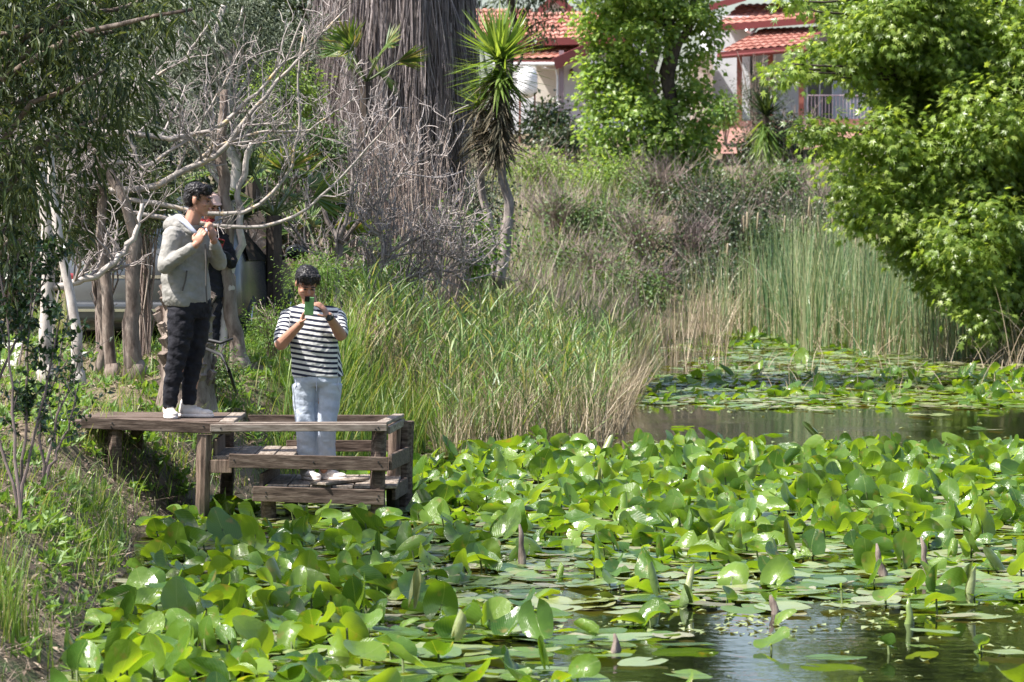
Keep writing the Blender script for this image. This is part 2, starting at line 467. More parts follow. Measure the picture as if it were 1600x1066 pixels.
def wet_foot(m, z0=.02, z1=.22):
    nt = m.node_tree; b = nt.nodes['Principled BSDF']; src = b.inputs['Base Color'].links[0].from_socket
    tc = nt.nodes.new('ShaderNodeTexCoord'); sp = nt.nodes.new('ShaderNodeSeparateXYZ'); nt.links.new(tc.outputs['Object'], sp.inputs[0])
    mr = nt.nodes.new('ShaderNodeMapRange'); mr.inputs[1].default_value = z0; mr.inputs[2].default_value = z1; mr.inputs[3].default_value = 1; mr.inputs[4].default_value = 0
    nt.links.new(sp.outputs[2], mr.inputs[0])
    mx = nt.nodes.new('ShaderNodeMix'); mx.data_type = 'RGBA'; mx.inputs[7].default_value = (.022, .028, .014, 1)
    nt.links.new(mr.outputs[0], mx.inputs[0]); nt.links.new(src, mx.inputs[6]); nt.links.new(mx.outputs[2], b.inputs['Base Color'])
def plain(name, c, rough=.6, spec=.5, metal=0, coat=0):
    m, nt, b = newmat(name)
    b.inputs['Base Color'].default_value = (*c, 1); b.inputs['Roughness'].default_value = rough
    b.inputs['Specular IOR Level'].default_value = spec; b.inputs['Metallic'].default_value = metal; b.inputs['Coat Weight'].default_value = coat
    return m

# ---------------------------------------------------------------- terrain
shore_px = [(60, 1066), (150, 960), (205, 880), (205, 835), (290, 806), (400, 772), (560, 748), (640, 722), (670, 704), (800, 698), (880, 692), (915, 672),
            (925, 645), (950, 612), (985, 575), (1035, 535), (1200, 514), (1500, 518), (1750, 528)]
shore = [tuple(WP(x, y)[:2]) for x, y in shore_px]
POND = np.array([(-2.2, 4), (-2.35, 12)] + shore + [(13, 50), (15, 25), (15, 4)])

def sdist(X, Y):
    """distance outside the pond outline, negative over the water"""
    p = np.stack([X, Y], -1)[..., None, :]
    a = POND; b = np.roll(POND, -1, 0); d = b - a
    t = np.clip(np.sum((p - a) * d, -1) / np.sum(d * d, -1), 0, 1)
    q = np.linalg.norm(p - (a + t[..., None] * d), axis=-1).min(-1)
    x = X[..., None]; y = Y[..., None]
    c = ((a[:, 1] > y) != (b[:, 1] > y)) & (x < (b[:, 0] - a[:, 0]) * (y - a[:, 1]) / (b[:, 1] - a[:, 1] + 1e-12) + a[:, 0])
    inside = (c.sum(-1) % 2) == 1
    return np.where(inside, -q, q)

def sstep(x): x = np.clip(x, 0, 1); return x * x * (3 - 2 * x)

def H(X, Y):
    X = np.asarray(X, float); Y = np.asarray(Y, float)
    d = sdist(X, Y)
    T = np.interp(Y, [-20, 8, 20, 30, 34, 40, 50, 70, 90, 104, 111, 114, 120, 200, 600], [1.0, .8, .62, .74, .88, 1.05, 1.55, 1.9, 2.6, 3.3, 4.0, 4.6, 4.7, 6, 14])
    L = np.interp(X, [-1.6, -.4], [1.15, 7.0]) * np.interp(Y, [36, 45], [1, 1.0])
    L = np.where(Y > 60, 18.0, L)
    w = sstep(d / L * .5 + .5) * 2 - 1
    w = np.where(d > 0, np.sin(np.clip(d / L, 0, 1) * np.pi / 2), 0)
    bump = .05 * np.sin(X * 2.3 + 1.1) * np.sin(Y * 1.7) + .03 * np.sin(X * 5.1 + Y * 3.3) + .02 * np.sin(X * 9 - Y * 7)
    return np.where(d > 0, T * w + bump * np.clip(d * 1.5, 0, 1), np.maximum(d * .6, -1.2))

# one ground sheet, finer near the subject, out to the horizon
xs = np.unique(np.concatenate([np.linspace(-400, -30, 16), np.linspace(-30, -8, 40), np.arange(-8, 4, .1), np.arange(4, 16, .4), np.linspace(16, 30, 12), np.linspace(30, 400, 16)]))
ys = np.unique(np.concatenate([np.linspace(-40, 14, 20), np.arange(14, 42, .12), np.arange(42, 90, .5), np.linspace(90, 150, 40), np.linspace(150, 600, 20)]))
GX, GY = np.meshgrid(xs, ys)
GZ = H(GX, GY)
nx, ny = len(xs), len(ys)
idx = np.arange(nx * ny).reshape(ny, nx)
FQ = np.stack([idx[:-1, :-1], idx[:-1, 1:], idx[1:, 1:], idx[1:, :-1]], -1).reshape(-1, 4).astype(np.int32)
g = MB().add(np.stack([GX, GY, GZ], -1).reshape(-1, 3), FQ).build('ground', M['ground'], smooth=True)
tag(g, kind='structure')
wx = np.linspace(-6, 18, 3); 
w = MB().add([[-3.6, 2, 0], [18, 2, 0], [18, 80, 0], [-3.6, 80, 0]], [[0, 1, 2, 3]]).build('water', M['water'])
tag(w, kind='structure')

def gz(x, y): return float(H(np.array([x]), np.array([y]))[0])
def ground_pt(px, py, lo=19, hi=140):
    """where the sight line meets the ground"""
    Y = np.linspace(lo, hi, 2400)
    pts = np.array([P(px, py, y) for y in (lo, hi)])
    X = np.interp(Y, [lo, hi], pts[:, 0]); Z = np.interp(Y, [lo, hi], pts[:, 2])
    hh = np.maximum(H(X, Y), 0)
    k = np.argmax(Z <= hh)
    return np.array([X[k], Y[k], hh[k]])

# pale road behind the trunks
pv = []
for y in np.linspace(33.6, 39.5, 14):
    for x in np.linspace(-11, -4.4 - (y - 33.6) * .1, 8): pv.append([x, y, gz(x, y) + .02])
pi_ = np.arange(14 * 8).reshape(14, 8)
o = MB().add(pv, np.stack([pi_[:-1, :-1], pi_[:-1, 1:], pi_[1:, 1:], pi_[1:, :-1]], -1).reshape(-1, 4).astype(np.int32)).build('path', M['path'], smooth=True)
tag(o, kind='structure')

# ---------------------------------------------------------------- houses beyond the bank (115 m away)
YH = 115.0
def hp(px, py, dy=0.0): return P(px, py, YH + dy)
M['wall_white'] = surf('whitewashed_wall', (.62, .63, .66), (.78, .79, .82), 1.2, .85, .1)
M['wall_cream'] = surf('cream_wall', (.62, .56, .48), (.72, .67, .60), 1.2, .85, .1)
M['roof_tile'] = surf('terracotta_tile', (.25, .095, .07), (.37, .165, .125), 3.0, .9, .3, c3=(.44, .25, .20), bdist=.02)
M['fascia'] = plain('dark_red_fascia', (.16, .035, .032), .5)
M['brick_post'] = plain('brick_red_post', (.22, .075, .05), .7)
M['mauve_post'] = plain('mauve_post', (.24, .18, .20), .6)
M['brown_door'] = plain('brown_door', (.11, .045, .035), .5)
M['pane'] = plain('window_glass', (.05, .06, .07), .08, .6)
M['white_paint'] = plain('white_paint', (.75, .75, .76), .5)
M['stone'] = surf('stone_column', (.22, .15, .12), (.40, .32, .27), 4, .9, .8, c3=(.52, .44, .38), bdist=.05)
M['terrace'] = surf('red_terrace_paving', (.22, .11, .09), (.31, .17, .135), 4, .85, .3)
M['metal_rail'] = plain('mauve_corrugated_sheet', (.42, .36, .40), .5)

def tile_roof(mb, e0, e1, r1, r0, pitch=.24, rows=7, amp=.045):
    """tiled slope: eave e0->e1, ridge r0->r1; barrel-tile ribs running up the slope, stepped courses"""
    e0, e1, r1, r0 = [np.array(a, float) for a in (e0, e1, r1, r0)]
    L = np.linalg.norm(e1 - e0); nu = max(8, int(L / pitch) * 6); nrow = rows * 2
    nrm = np.cross(e1 - e0, r0 - e0); nrm /= np.linalg.norm(nrm); nrm *= np.sign(nrm[2])
    V = []
    for j in range(nrow):
        k = j // 2; v = (k + (j % 2) * .999) / rows
        lift = .05 if j % 2 == 0 else 0.0
        a = e0 + (r0 - e0) * v; b = e1 + (r1 - e1) * v
        for i in range(nu + 1):
            u = i / nu
            V.append(a + (b - a) * u + nrm * (amp * abs(math.sin(u * L / pitch * math.pi)) + lift))
    n1 = nu + 1
    F = [[j * n1 + i, j * n1 + i + 1, (j + 1) * n1 + i + 1, (j + 1) * n1 + i] for j in range(nrow - 1) for i in range(nu)]
    mb.add(V, F)
    # underside board
    t = nrm * .08
    mb.add([e0 - t, e1 - t, r1 - t, r0 - t], [[0, 1, 2, 3]])

def wallbox(mb, x0, y0, x1, y1, d0, d1):
    """box whose front face covers photo pixels x0..x1, y0..y1, from depth d0 to d1 beyond YH"""
    a = hp(x0, y1, d0); b = hp(x1, y0, d0)
    mb.box(((a[0] + b[0]) / 2, YH + (d0 + d1) / 2, (a[2] + b[2]) / 2), (b[0] - a[0], d1 - d0, b[2] - a[2]))

hl = empty('house', (hp(880, 205)[0], YH + 3, gz(hp(880, 205)[0], YH)))
tag(hl, 'white house with stepped terracotta roofs and a mauve porch post behind the yucca', 'house')
def hb(root, name, mb, mat, smooth=False, parent=None):
    o = mb.build(name, mat, None, smooth)
    par = parent or root
    o.parent = par
    loc = Vector(root.location)
    o.data.transform(Matrix.Translation(-loc))
    return o
m = MB(); wallbox(m, 770, 62, 1010, 235, 2.2, 8); hb(hl, 'wall', m, M['wall_white'])
m = MB(); wallbox(m, 838, 98, 876, 160, 2.12, 2.2); hb(hl, 'wall', m, M['wall_cream'])
m = MB(); tile_roof(m, hp(786, 66, .2), hp(985, 60, .2), hp(960, 18, 4), hp(820, 22, 4)); rf = hb(hl, 'roof', m, M['roof_tile'])
m = MB(); m.beam(hp(786, 67, .1), hp(985, 62, .1), .1, .22); m.beam(hp(800, 74, 1.4), hp(985, 72, 1.4), .1, .25); hb(hl, 'fascia', m, M['fascia'], parent=None)
m = MB(); tile_roof(m, hp(770, 96, -.6), hp(905, 92, -.6), hp(935, 68, 2), hp(820, 70, 2), rows=4); hb(hl, 'porch_roof', m, M['roof_tile'])
m = MB(); m.beam(hp(770, 98, -.7), hp(868, 98, -.7), .1, .16); m.beam(hp(866, 100, -.75), hp(925, 74, -.4), .1, .34); hb(hl, 'porch_fascia', m, M['fascia'])
m = MB(); m.tube([hp(770, 100, -.75), hp(866, 100, -.75)], .05, 8); m.tube([hp(846, 101, -.75), hp(848, 106, -.6), hp(868, 108, -.3), hp(871, 120, -.3), hp(871, 200, -.3)], .035, 8); hb(hl, 'gutter', m, M['white_paint'])
m = MB(); m.box((hp(877, 130)[0], YH - .3, hp(877, 140)[2]), (.15, .15, 2.3)); hb(hl, 'porch_post', m, M['mauve_post'])
m = MB(); wallbox(m, 884, 95, 960, 101, -.35, -.2); hb(hl, 'porch_beam', m, M['white_paint'])
m = MB(); wallbox(m, 916, 101, 930, 190, 2.05, 2.19); hb(hl, 'door', m, M['brown_door'])
m = MB(); m.ell(hp(893, 113, 2.1), (.07, .07, .12)); hb(hl, 'wall_lamp', m, M['brown_door'])
m = MB()
for i in range(26):
    a = hp(884 + i * 2.6, 163, -.3); b = hp(884 + i * 2.6, 200, -.3)
    m.box(((a[0]), YH - .3, (a[2] + b[2]) / 2), (.035, .05, a[2] - b[2]))
wallbox(m, 882, 161, 955, 165, -.36, -.24); hb(hl, 'railing', m, M['metal_rail'])
# dormer gable over it
m = MB(); a, b, c = hp(832, 30, 5), hp(905, 30, 5), hp(868, -2, 5)
m.add([a, b, c, a + [0, 3, 0], b + [0, 3, 0], c + [0, 3, 0]], [[0, 1, 2], [5, 4, 3], [0, 3, 4, 1]]); hb(hl, 'gable', m, M['wall_cream'])
m = MB(); m.beam(hp(828, 32, 4.8), hp(868, -4, 4.8), .5, .22); m.beam(hp(868, -4, 4.8), hp(910, 34, 4.8), .5, .22); hb(hl, 'gable_trim', m, M['fascia'])
m = MB(); tile_roof(m, hp(740, 62, 6), hp(832, 60, 6), hp(832, 15, 11), hp(740, 15, 11)); hb(hl, 'side_roof', m, M['roof_tile'])

hr = empty('house', (hp(1250, 205)[0], YH + 3, gz(hp(1250, 205)[0], YH)))
tag(hr, 'white house with terracotta porch roof on brick-red posts and a red paved terrace', 'house')
m = MB(); wallbox(m, 1108, 25, 1172, 215, 3, 9); wallbox(m, 1172, 60, 1420, 215, 4.2, 9); hb(hr, 'wall', m, M['wall_white'])
m = MB(); tile_roof(m, hp(1120, 42, 1.5), hp(1290, 30, 1.5), hp(1310, 4, 6), hp(1155, 8, 6), rows=5); hb(hr, 'roof', m, M['roof_tile'])
m = MB(); tile_roof(m, hp(1060, -6, 3), hp(1400, -14, 3), hp(1400, -50, 8), hp(1060, -50, 8), rows=5); hb(hr, 'upper_roof', m, M['roof_tile'])
m = MB(); m.beam(hp(1119, 44, 1.4), hp(1282, 31, 1.4), .1, .2); m.beam(hp(1108, 12, 2.6), hp(1165, -4, 2.6), .1, .2); hb(hr, 'fascia', m, M['fascia'])
m = MB(); tile_roof(m, hp(1122, 84, -1.2), hp(1262, 72, -1.2), hp(1300, 42, 3), hp(1192, 46, 3), rows=7); hb(hr, 'porch_roof', m, M['roof_tile'])
m = MB(); m.beam(hp(1121, 87, -1.3), hp(1262, 75, -1.3), .1, .2); m.beam(hp(1258, 78, -1.35), hp(1302, 46, 2.6), .1, .42); hb(hr, 'porch_fascia', m, M['fascia'])
m = MB(); m.tube([hp(1120, 89, -1.38), hp(1262, 77, -1.38)], .05, 8); hb(hr, 'gutter', m, M['fascia'])
m = MB(); m.tube([hp(1166, 47, 1.3), hp(1172, 52, 1.5), hp(1178, 49, 2), hp(1182, 44, 2.9)], .04, 8); hb(hr, 'downpipe', m, M['white_paint'])
for px in (1153, 1201, 1249):
    m = MB(); a = hp(px, 80); b = hp(px, 196); m.box((a[0], YH - .8, (a[2] + b[2]) / 2), (.15, .15, a[2] - b[2])); hb(hr, 'porch_post', m, M['brick_post'])
m = MB(); wallbox(m, 1148, 194, 1170, 208, -1, -.4); hb(hr, 'plinth', m, M['white_paint'])
m = MB(); wallbox(m, 1082, 85, 1114, 215, 1.2, 2.9); hb(hr, 'stone_column', m, M['stone'])
m = MB(); wallbox(m, 1172, 88, 1182, 195, 4.05, 4.19); wallbox(m, 1262, 130, 1300, 190, 4.05, 4.19); wallbox(m, 1325, 128, 1370, 150, 4.05, 4.19); wd = hb(hr, 'window', m, M['pane'])
m = MB()
for px in (1170, 1177, 1184, 1261, 1281, 1301, 1324, 1348, 1371): wallbox(m, px - .9, 86 if px < 1200 else 126, px + .9, 195 if px < 1200 else 188, 3.9, 4.04)
for py in (86, 120, 155, 192): wallbox(m, 1169, py, 1185, py + 2, 3.86, 3.89)
hb(hr, 'window_frame', m, M['white_paint'])
m = MB()
for i in range(22):
    wallbox(m, 1262 + i * 5.5, 150, 1263 + i * 5.5, 186, -.9, -.84)
wallbox(m, 1262, 148, 1385, 150, -.92, -.82); hb(hr, 'railing', m, M['metal_rail'])
m = MB(); a, b = hp(1098, 238, -7), hp(1400, 190, -1)
m.add([hp(1098, 240, -8), hp(1240, 240, -8), hp(1400, 196, -1), hp(1130, 200, -1)], [[0, 1, 2, 3]])
m.box(((a[0] + b[0]) / 2, YH - .9, a[2] - .3 + 1.2), (b[0] - a[0], .3, .25))
tr = hb(hr, 'terrace', m, M['terrace'])
m = MB(); wallbox(m, 1255, 186, 1390, 205, -1, -.6); hb(hr, 'terrace_edge', m, M['terrace'])
# white tank and slanted panel beside the left porch
m = MB(); c = hp(824, 122, -2)
for k in range(1): m.capsule(c + [0, 0, -.30], c + [0, 0, .05], .30, .30, 20)
o = m.build('water_tank', M['white_paint'], smooth=True); tag(o, 'rounded white tank standing beside the left porch, behind the yucca leaves', 'tank')
m = MB(); c = hp(824, 122, -2); zz = gz(c[0], c[1])
for dx in (-.22, .22): m.beam((c[0] + dx, c[1], zz - .1), (c[0] + dx, c[1], c[2] - .4), .06, .06, up=(0, 1, 0))
m.build('stand', M['brick_post'], o)
m = MB(); m.beam(hp(902, 200, -3), hp(930, 184, -3), .6, .05)
for q in (905, 926): m.beam(hp(q, 196, -3), np.append(hp(q, 196, -3)[:2], gz(*hp(q, 196, -3)[:2]) - .1), .05, .05, up=(0, 1, 0))
o = m.build('lounger', M['white_paint']); tag(o, 'pale slanted lounger below the corrugated porch railing of the left house', 'lounger')

# ---------------------------------------------------------------- the fishing platform
YF, YB = 29.0, 30.2
M['black_rubber'] = plain('black_rubber', (.012, .012, .013), .6)
def df(px, py): return P(px, py, YF)
def board(mb, x0, x1, y0, y1, z, t=.025, tilt=0.0):
    """a deck board lying flat, y across"""
    V = np.array([[x0, y0, z], [x1, y0, z], [x1, y1, z + tilt], [x0, y1, z + tilt]]); V2 = V - [0, 0, t]
    mb.add(np.concatenate([V2, V]), [[3, 2, 1, 0], [4, 5, 6, 7], [0, 1, 5, 4], [1, 2, 6, 5], [2, 3, 7, 6], [3, 0, 4, 7]])
dk = empty('wooden_platform', (-1.6, 29.6, 0))
tag(dk, 'weathered brown timber platform stepping down over the lily pads on rough posts', 'platform')
def dpart(name, mb, mat, bev=.004):
    o = mb.build(name, mat, dk)
    o.data.transform(Matrix.Translation(-Vector(dk.location)))
    b = o.modifiers.new('bev', 'BEVEL'); b.width = bev; b.segments = 1
    return o
XL, XR = -2.26, -.965
# upper walkway reaching the bank
m = MB()
for k in range(5):
    y0 = YF + .03 + k * .24; board(m, -3.3 + rng.uniform(-.04, .04), -2.215, y0, y0 + .226, .765 + rng.uniform(-.003, .003), .03)
dpart('upper_deck', m, M['wood'])
m = MB(); m.beam((-3.26, YF - .015, .752), (-2.12, YF - .015, .705), .03, .085); dpart('front_board', m, M['wood'])
m = MB(); m.beam((-3.26, YB + .05, .72), (-2.2, YB + .05, .71), .03, .10); dpart('back_board', m, M['wood'])
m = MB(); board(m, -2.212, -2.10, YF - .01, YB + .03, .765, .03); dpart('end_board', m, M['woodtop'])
# top rails
m = MB(); m.beam((-2.28, YF - .032, .712), (XR + .02, YF - .032, .716), .03, .055); m.beam((-2.28, YF + .03, .742), (XR + .02, YF + .03, .746), .09, .02); dpart('top_rail', m, M['rail'])
m = MB(); m.beam((-2.08, YB + .02, .70), (-.88, YB + .02, .70), .03, .09); dpart('top_rail', m, M['wood'])
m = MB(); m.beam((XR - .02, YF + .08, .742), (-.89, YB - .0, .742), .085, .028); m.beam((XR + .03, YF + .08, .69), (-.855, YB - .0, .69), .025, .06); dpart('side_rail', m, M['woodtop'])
# middle rails
m = MB(); m.beam((-2.14, YF - .03, .465), (XR + .03, YF - .03, .44), .028, .105); dpart('middle_rail', m, M['wood'])
m = MB(); m.beam((-1.78, YB + .04, .50), (-.92, YB + .04, .50), .028, .09); dpart('middle_rail', m, M['wood'])
m = MB(); m.beam((XR + .045, YF - .01, .45), (-.815, YB - .05, .44), .028, .12); dpart('side_rail', m, M['wood'])
# step
m = MB()
for k in range(4): board(m, -2.27 + k * .155, -2.27 + k * .155 + .147, YF + .02, YB + .02, .50 + rng.uniform(-.004, .004), .028)
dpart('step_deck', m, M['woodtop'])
m = MB(); m.beam((-2.29, YF + .0, .42), (-2.12, YF + .0, .42), .02, .10); m.beam((-2.25, YF + .05, .56), (-2.25, YF + .9, .56), .03, .12); dpart('step_riser', m, M['post'])
# lower deck
m = MB()
for k in range(6):
    x0 = -1.86 + k * .166; board(m, x0, x0 + .157, YF + .03 + rng.uniform(-.015, .015), YB + .04, .275 + rng.uniform(-.004, .004), .026)
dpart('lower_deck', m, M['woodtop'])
m = MB(); m.beam((-1.96, YF - .02, .215), (XR + .0, YF - .02, .185), .032, .115); dpart('lower_beam', m, M['wood'])
m = MB(); m.beam((-1.9, YF + .05, .31), (-1.84, YB, .31), .03, .1); dpart('lower_side', m, M['wood'])
m = MB(); m.beam((-1.9, YB + .06, .21), (-.86, YB + .06, .21), .032, .12); dpart('lower_beam', m, M['wood'])
m = MB(); m.beam((XR + .06, YF + .3, .2), (-.82, YB + .03, .2), .03, .12); dpart('lower_side', m, M['wood'])
m = MB(); m.beam((-1.47, YF - .02, .29), (-1.16, YF + .5, .292), .15, .022); dpart('loose_plank', m, M['woodtop'])
wet_foot(M['post'])
for nx_, ny_, nz_ in [(-2.33, YF - .031, .725), (-2.20, YF - .048, .712), (-1.01, YF - .048, .718), (-1.03, YF - .048, .705), (-1.01, YF - .046, .455), (-.99, YF - .046, .43), (-2.10, YF - .046, .47), (-1.86, YF - .038, .225), (-1.86, YF - .038, .195), (-1.01, YF - .038, .20), (-1.02, YF - .038, .175), (-3.02, YF - .032, .75), (-3.03, YF - .032, .725), (-1.5, YF - .046, .455)]:
    m = MB(); m.tube([(nx_, ny_ + .004, nz_), (nx_, ny_ - .003, nz_)], .006, 8); dpart('nail', m, M['black_rubber'] , .0005)
def post(x, y, z1, r, mat=M['post'], rx=1.0, z0=-.9):
    m = MB(); zz = np.linspace(z0, z1, 9)
    pts = [(x + .008 * math.sin(q * 5 + x * 9), y, q) for q in zz]
    m.tube(pts, [r * (1 + .06 * math.sin(q * 9 + x * 20)) for q in zz], 10, jit=.06)
    for v in m.V: v[:, 0] = x + (v[:, 0] - x) * rx
    return dpart('post', m, mat, .002)
post(-2.335, YF + .03, .66, .055, rx=1.05); post(-2.235, YB - .1, .66, .052, M['wood'])
post(-1.01, YF + .045, .70, .058, M['wood']); post(-.925, YB - .12, .69, .052); post(-.85, YB - .03, .70, .068, M['wood'])
post(-1.855, YF + .1, .22, .055, M['wood']); post(-1.73, YB - .1, .22, .055, M['wood'])
post(-3.02, YF + .1, .70, .05, M['wood']); post(-2.95, YB - .1, .70, .05, M['wood'])

# ---------------------------------------------------------------- people
M['skin'] = surf('tanned_skin', (.33, .165, .11), (.42, .225, .155), 8, .5, .05, spec=.4)
M['hair'] = surf('black_hair', (.008, .007, .008), (.03, .028, .03), 60, .45, .6, stretch=(1, 1, .3), bdist=.004)
def cloth(name, c1, c2, scale=5, bump=.5, bd=.02, rough=.85):
    m = surf(name, c1, c2, scale, rough, bump, detail=3, bdist=bd, spec=.2)
    return m
M['jacket'] = cloth('beige_jacket', (.22, .213, .197), (.29, .28, .262), 7, .55, .03, .7)
M['jacket_dark'] = plain('jacket_zip', (.07, .065, .06), .7)
M['lining'] = plain('pale_blue_lining', (.42, .45, .56), .8)
M['blackcloth'] = cloth('black_denim', (.010, .010, .014), (.022, .022, .028), 9, .5, .03)
M['tshirt'] = plain('black_tshirt', (.015, .015, .018), .9)
M['denim'] = cloth('pale_blue_denim', (.33, .37, .44), (.42, .46, .52), 8, .5, .03)
M['shoe'] = surf('off_white_shoe', (.60, .53, .48), (.72, .66, .61), 20, .6, .1)
M['sole'] = plain('white_sole', (.68, .62, .58), .6)
M['eye'] = plain('dark_eye', (.02, .015, .012), .3)
M['lip'] = plain('lips', (.30, .12, .10), .5)
M['phone_green'] = plain('green_phone_case', (.15, .31, .12), .35)
M['phone_black'] = plain('black_phone_glass', (.01, .01, .012), .12)
M['redscarf'] = cloth('dark_red_scarf', (.25, .03, .035), (.36, .06, .06), 8)
M['pinkcap'] = cloth('pale_pink_cap', (.62, .42, .36), (.7, .5, .44), 8)
M['whitecloth'] = plain('white_tissue', (.75, .75, .73), .8)

def stripemat():
    m, nt, b = newmat('striped_cotton')
    at = nt.nodes.new('ShaderNodeAttribute'); at.attribute_name = 'stripe'
    mt = nt.nodes.new('ShaderNodeMath'); mt.operation = 'MULTIPLY'; mt.inputs[1].default_value = 1 / .0395
    fr = nt.nodes.new('ShaderNodeMath'); fr.operation = 'FRACT'
    r = ramp(nt, [(0, (.60, .60, .585)), (.46, (.60, .60, .585)), (.53, (.022, .025, .045)), (.93, (.022, .025, .045)), (1.0, (.60, .60, .585))]); r.color_ramp.interpolation = 'LINEAR'
    nt.links.new(at.outputs['Fac'], mt.inputs[0]); nt.links.new(mt.outputs[0], fr.inputs[0]); nt.links.new(fr.outputs[0], r.inputs[0]); nt.links.new(r.outputs[0], b.inputs['Base Color'])
    b.inputs['Roughness'].default_value = .9; b.inputs['Specular IOR Level'].default_value = .15
    tx = nt.nodes.new('ShaderNodeTexNoise'); tx.inputs['Scale'].default_value = 9; tx.inputs['Detail'].default_value = 2
    tc = nt.nodes.new('ShaderNodeTexCoord'); nt.links.new(tc.outputs['Object'], tx.inputs['Vector'])
    bp = nt.nodes.new('ShaderNodeBump'); bp.inputs['Strength'].default_value = .5; bp.inputs['Distance'].default_value = .03
    nt.links.new(tx.outputs['Fac'], bp.inputs['Height']); nt.links.new(bp.outputs[0], b.inputs['Normal'])
    return m
M['stripe'] = stripemat()

def fuse(mb, name, mat, parent, voxel=.008, smooth=6, wrinkle=0, wscale=14, loc=None):
    """melt overlapping closed shapes into one continuous skin"""
    me = mb.mesh('tmp'); tmp = bpy.data.objects.new('tmp', me); col.objects.link(tmp)
    r = tmp.modifiers.new('r', 'REMESH'); r.mode = 'VOXEL'; r.voxel_size = voxel; r.use_smooth_shade = True
    s = tmp.modifiers.new('s', 'SMOOTH'); s.factor = .5; s.iterations = smooth
    dg = bpy.context.evaluated_depsgraph_get(); dg.update()
    out = bpy.data.meshes.new_from_object(tmp.evaluated_get(dg))
    bpy.data.objects.remove(tmp); bpy.data.meshes.remove(me)
    out.name = name
    if wrinkle:
        n = len(out.vertices); co = np.zeros(n * 3, np.float32); no = np.zeros(n * 3, np.float32)
        out.vertices.foreach_get('co', co); out.vertices.foreach_get('normal', no); co = co.reshape(-1, 3); no = no.reshape(-1, 3)
        from mathutils import noise
        dsp = np.array([noise.noise(Vector((c[0] * wscale, c[1] * wscale, c[2] * wscale * 1.9 + c[0] * 6))) - .6 * abs(noise.noise(Vector((c[0] * wscale * 2.1 + 5, c[1] * wscale * 2, c[2] * wscale * 3.1)))) for c in co])
        co += no * (dsp * wrinkle)[:, None]
        out.vertices.foreach_set('co', co.ravel()); out.update()
    out.polygons.foreach_set('use_smooth', np.ones(len(out.polygons), bool))
    return link(name, out, mat, parent)

def hand(mb, wrist, fwd, palm_n, curl=.9, s=1.0, thumb_side=1):
    """palm, four unequal curled fingers and a thumb leaving the side of the palm"""
    w = np.array(wrist, float); f = unit(np.array(fwd, float)); n = np.array(palm_n, float); n = unit(n - f * (n @ f)); sd_ = np.cross(f, n) * thumb_side
    pc = w + f * .05 * s
    rot = np.stack([sd_, f, n], 1)
    mb.ell(pc, (.040 * s, .052 * s, .016 * s), rot, 14, 8)
    for k, (o, L) in enumerate([(.028, .072), (.010, .080), (-.009, .074), (-.027, .058)]):
        p = w + f * .088 * s + sd_ * o * s; a = .25; r = .0088 * s
        for j, q in enumerate((.45, .32, .25)):
            d = f * math.cos(a) + n * math.sin(a)
            e = p + d * L * q * s; mb.capsule(p, e, r, r * .92, 8); p = e; a += curl * (.75 + .1 * k); r *= .92
    p = w + f * .03 * s + sd_ * .034 * s; d = unit(f * .6 + sd_ * .6 + n * .5)
    e = p + d * .035 * s; mb.capsule(p, e, .012 * s, .010 * s, 8)
    d = unit(f * .85 + n * .6 + sd_ * .05); e2 = e + d * .03 * s; mb.capsule(e, e2, .010 * s, .0085 * s, 8)

def rotz(a): c, s = math.cos(a), math.sin(a); return np.array([[c, -s, 0], [s, c, 0], [0, 0, 1]])
def head(body, c, yaw, pitch=0, roll=0, s=1.0):
    """c: centre of the skull; face looks along -Y turned by yaw. returns the local frame"""
    Mx = np.array(Matrix.Rotation(yaw, 3, 'Z') @ Matrix.Rotation(pitch, 3, 'X') @ Matrix.Rotation(roll, 3, 'Y'))
    c = np.array(c, float)
    def q(x, y, z): return c + Mx @ (np.array([x, y, z]) * s)
    body.ell(q(0, .012, .035), (.075 * s, .093 * s, .085 * s), Mx, 20, 14)
    body.ell(q(0, -.022, -.03), (.062 * s, .068 * s, .080 * s), Mx, 20, 12)
    body.ell(q(0, -.050, -.088), (.035 * s, .030 * s, .024 * s), Mx)           # chin
    body.ell(q(0, -.078, .022), (.050 * s, .016 * s, .012 * s), Mx)            # brow
    body.capsule(q(0, -.086, .012), q(0, -.106, -.022), .009 * s, .014 * s)    # nose
    for sx in (-1, 1):
        body.ell(q(sx * .038, -.064, -.025), (.022 * s, .02 * s, .018 * s), Mx)  # cheek
        body.ell(q(sx * .076, .008, -.005), (.008 * s, .018 * s, .030 * s), Mx)  # ear
    return q, Mx

def facebits(root, q, Mx, s=1.0, beard=False):
    m = MB()
    for sx in (-1, 1): m.ell(q(sx * .030, -.0835, .002), (.014 * s, .007 * s, .0055 * s), Mx, 10, 6)
    m.build('eyes', M['eye'], root, True)
    m = MB()
    for sx in (-1, 1): m.capsule(q(sx * .018, -.094, .027), q(sx * .046, -.086, .025), .005 * s, .0035 * s, 8)
    m.build('eyebrows', M['hair'], root, True)
    m = MB(); m.ell(q(0, -.088, -.055), (.023 * s, .009 * s, .0075 * s), Mx, 12, 6); m.build('mouth', M['lip'], root, True)

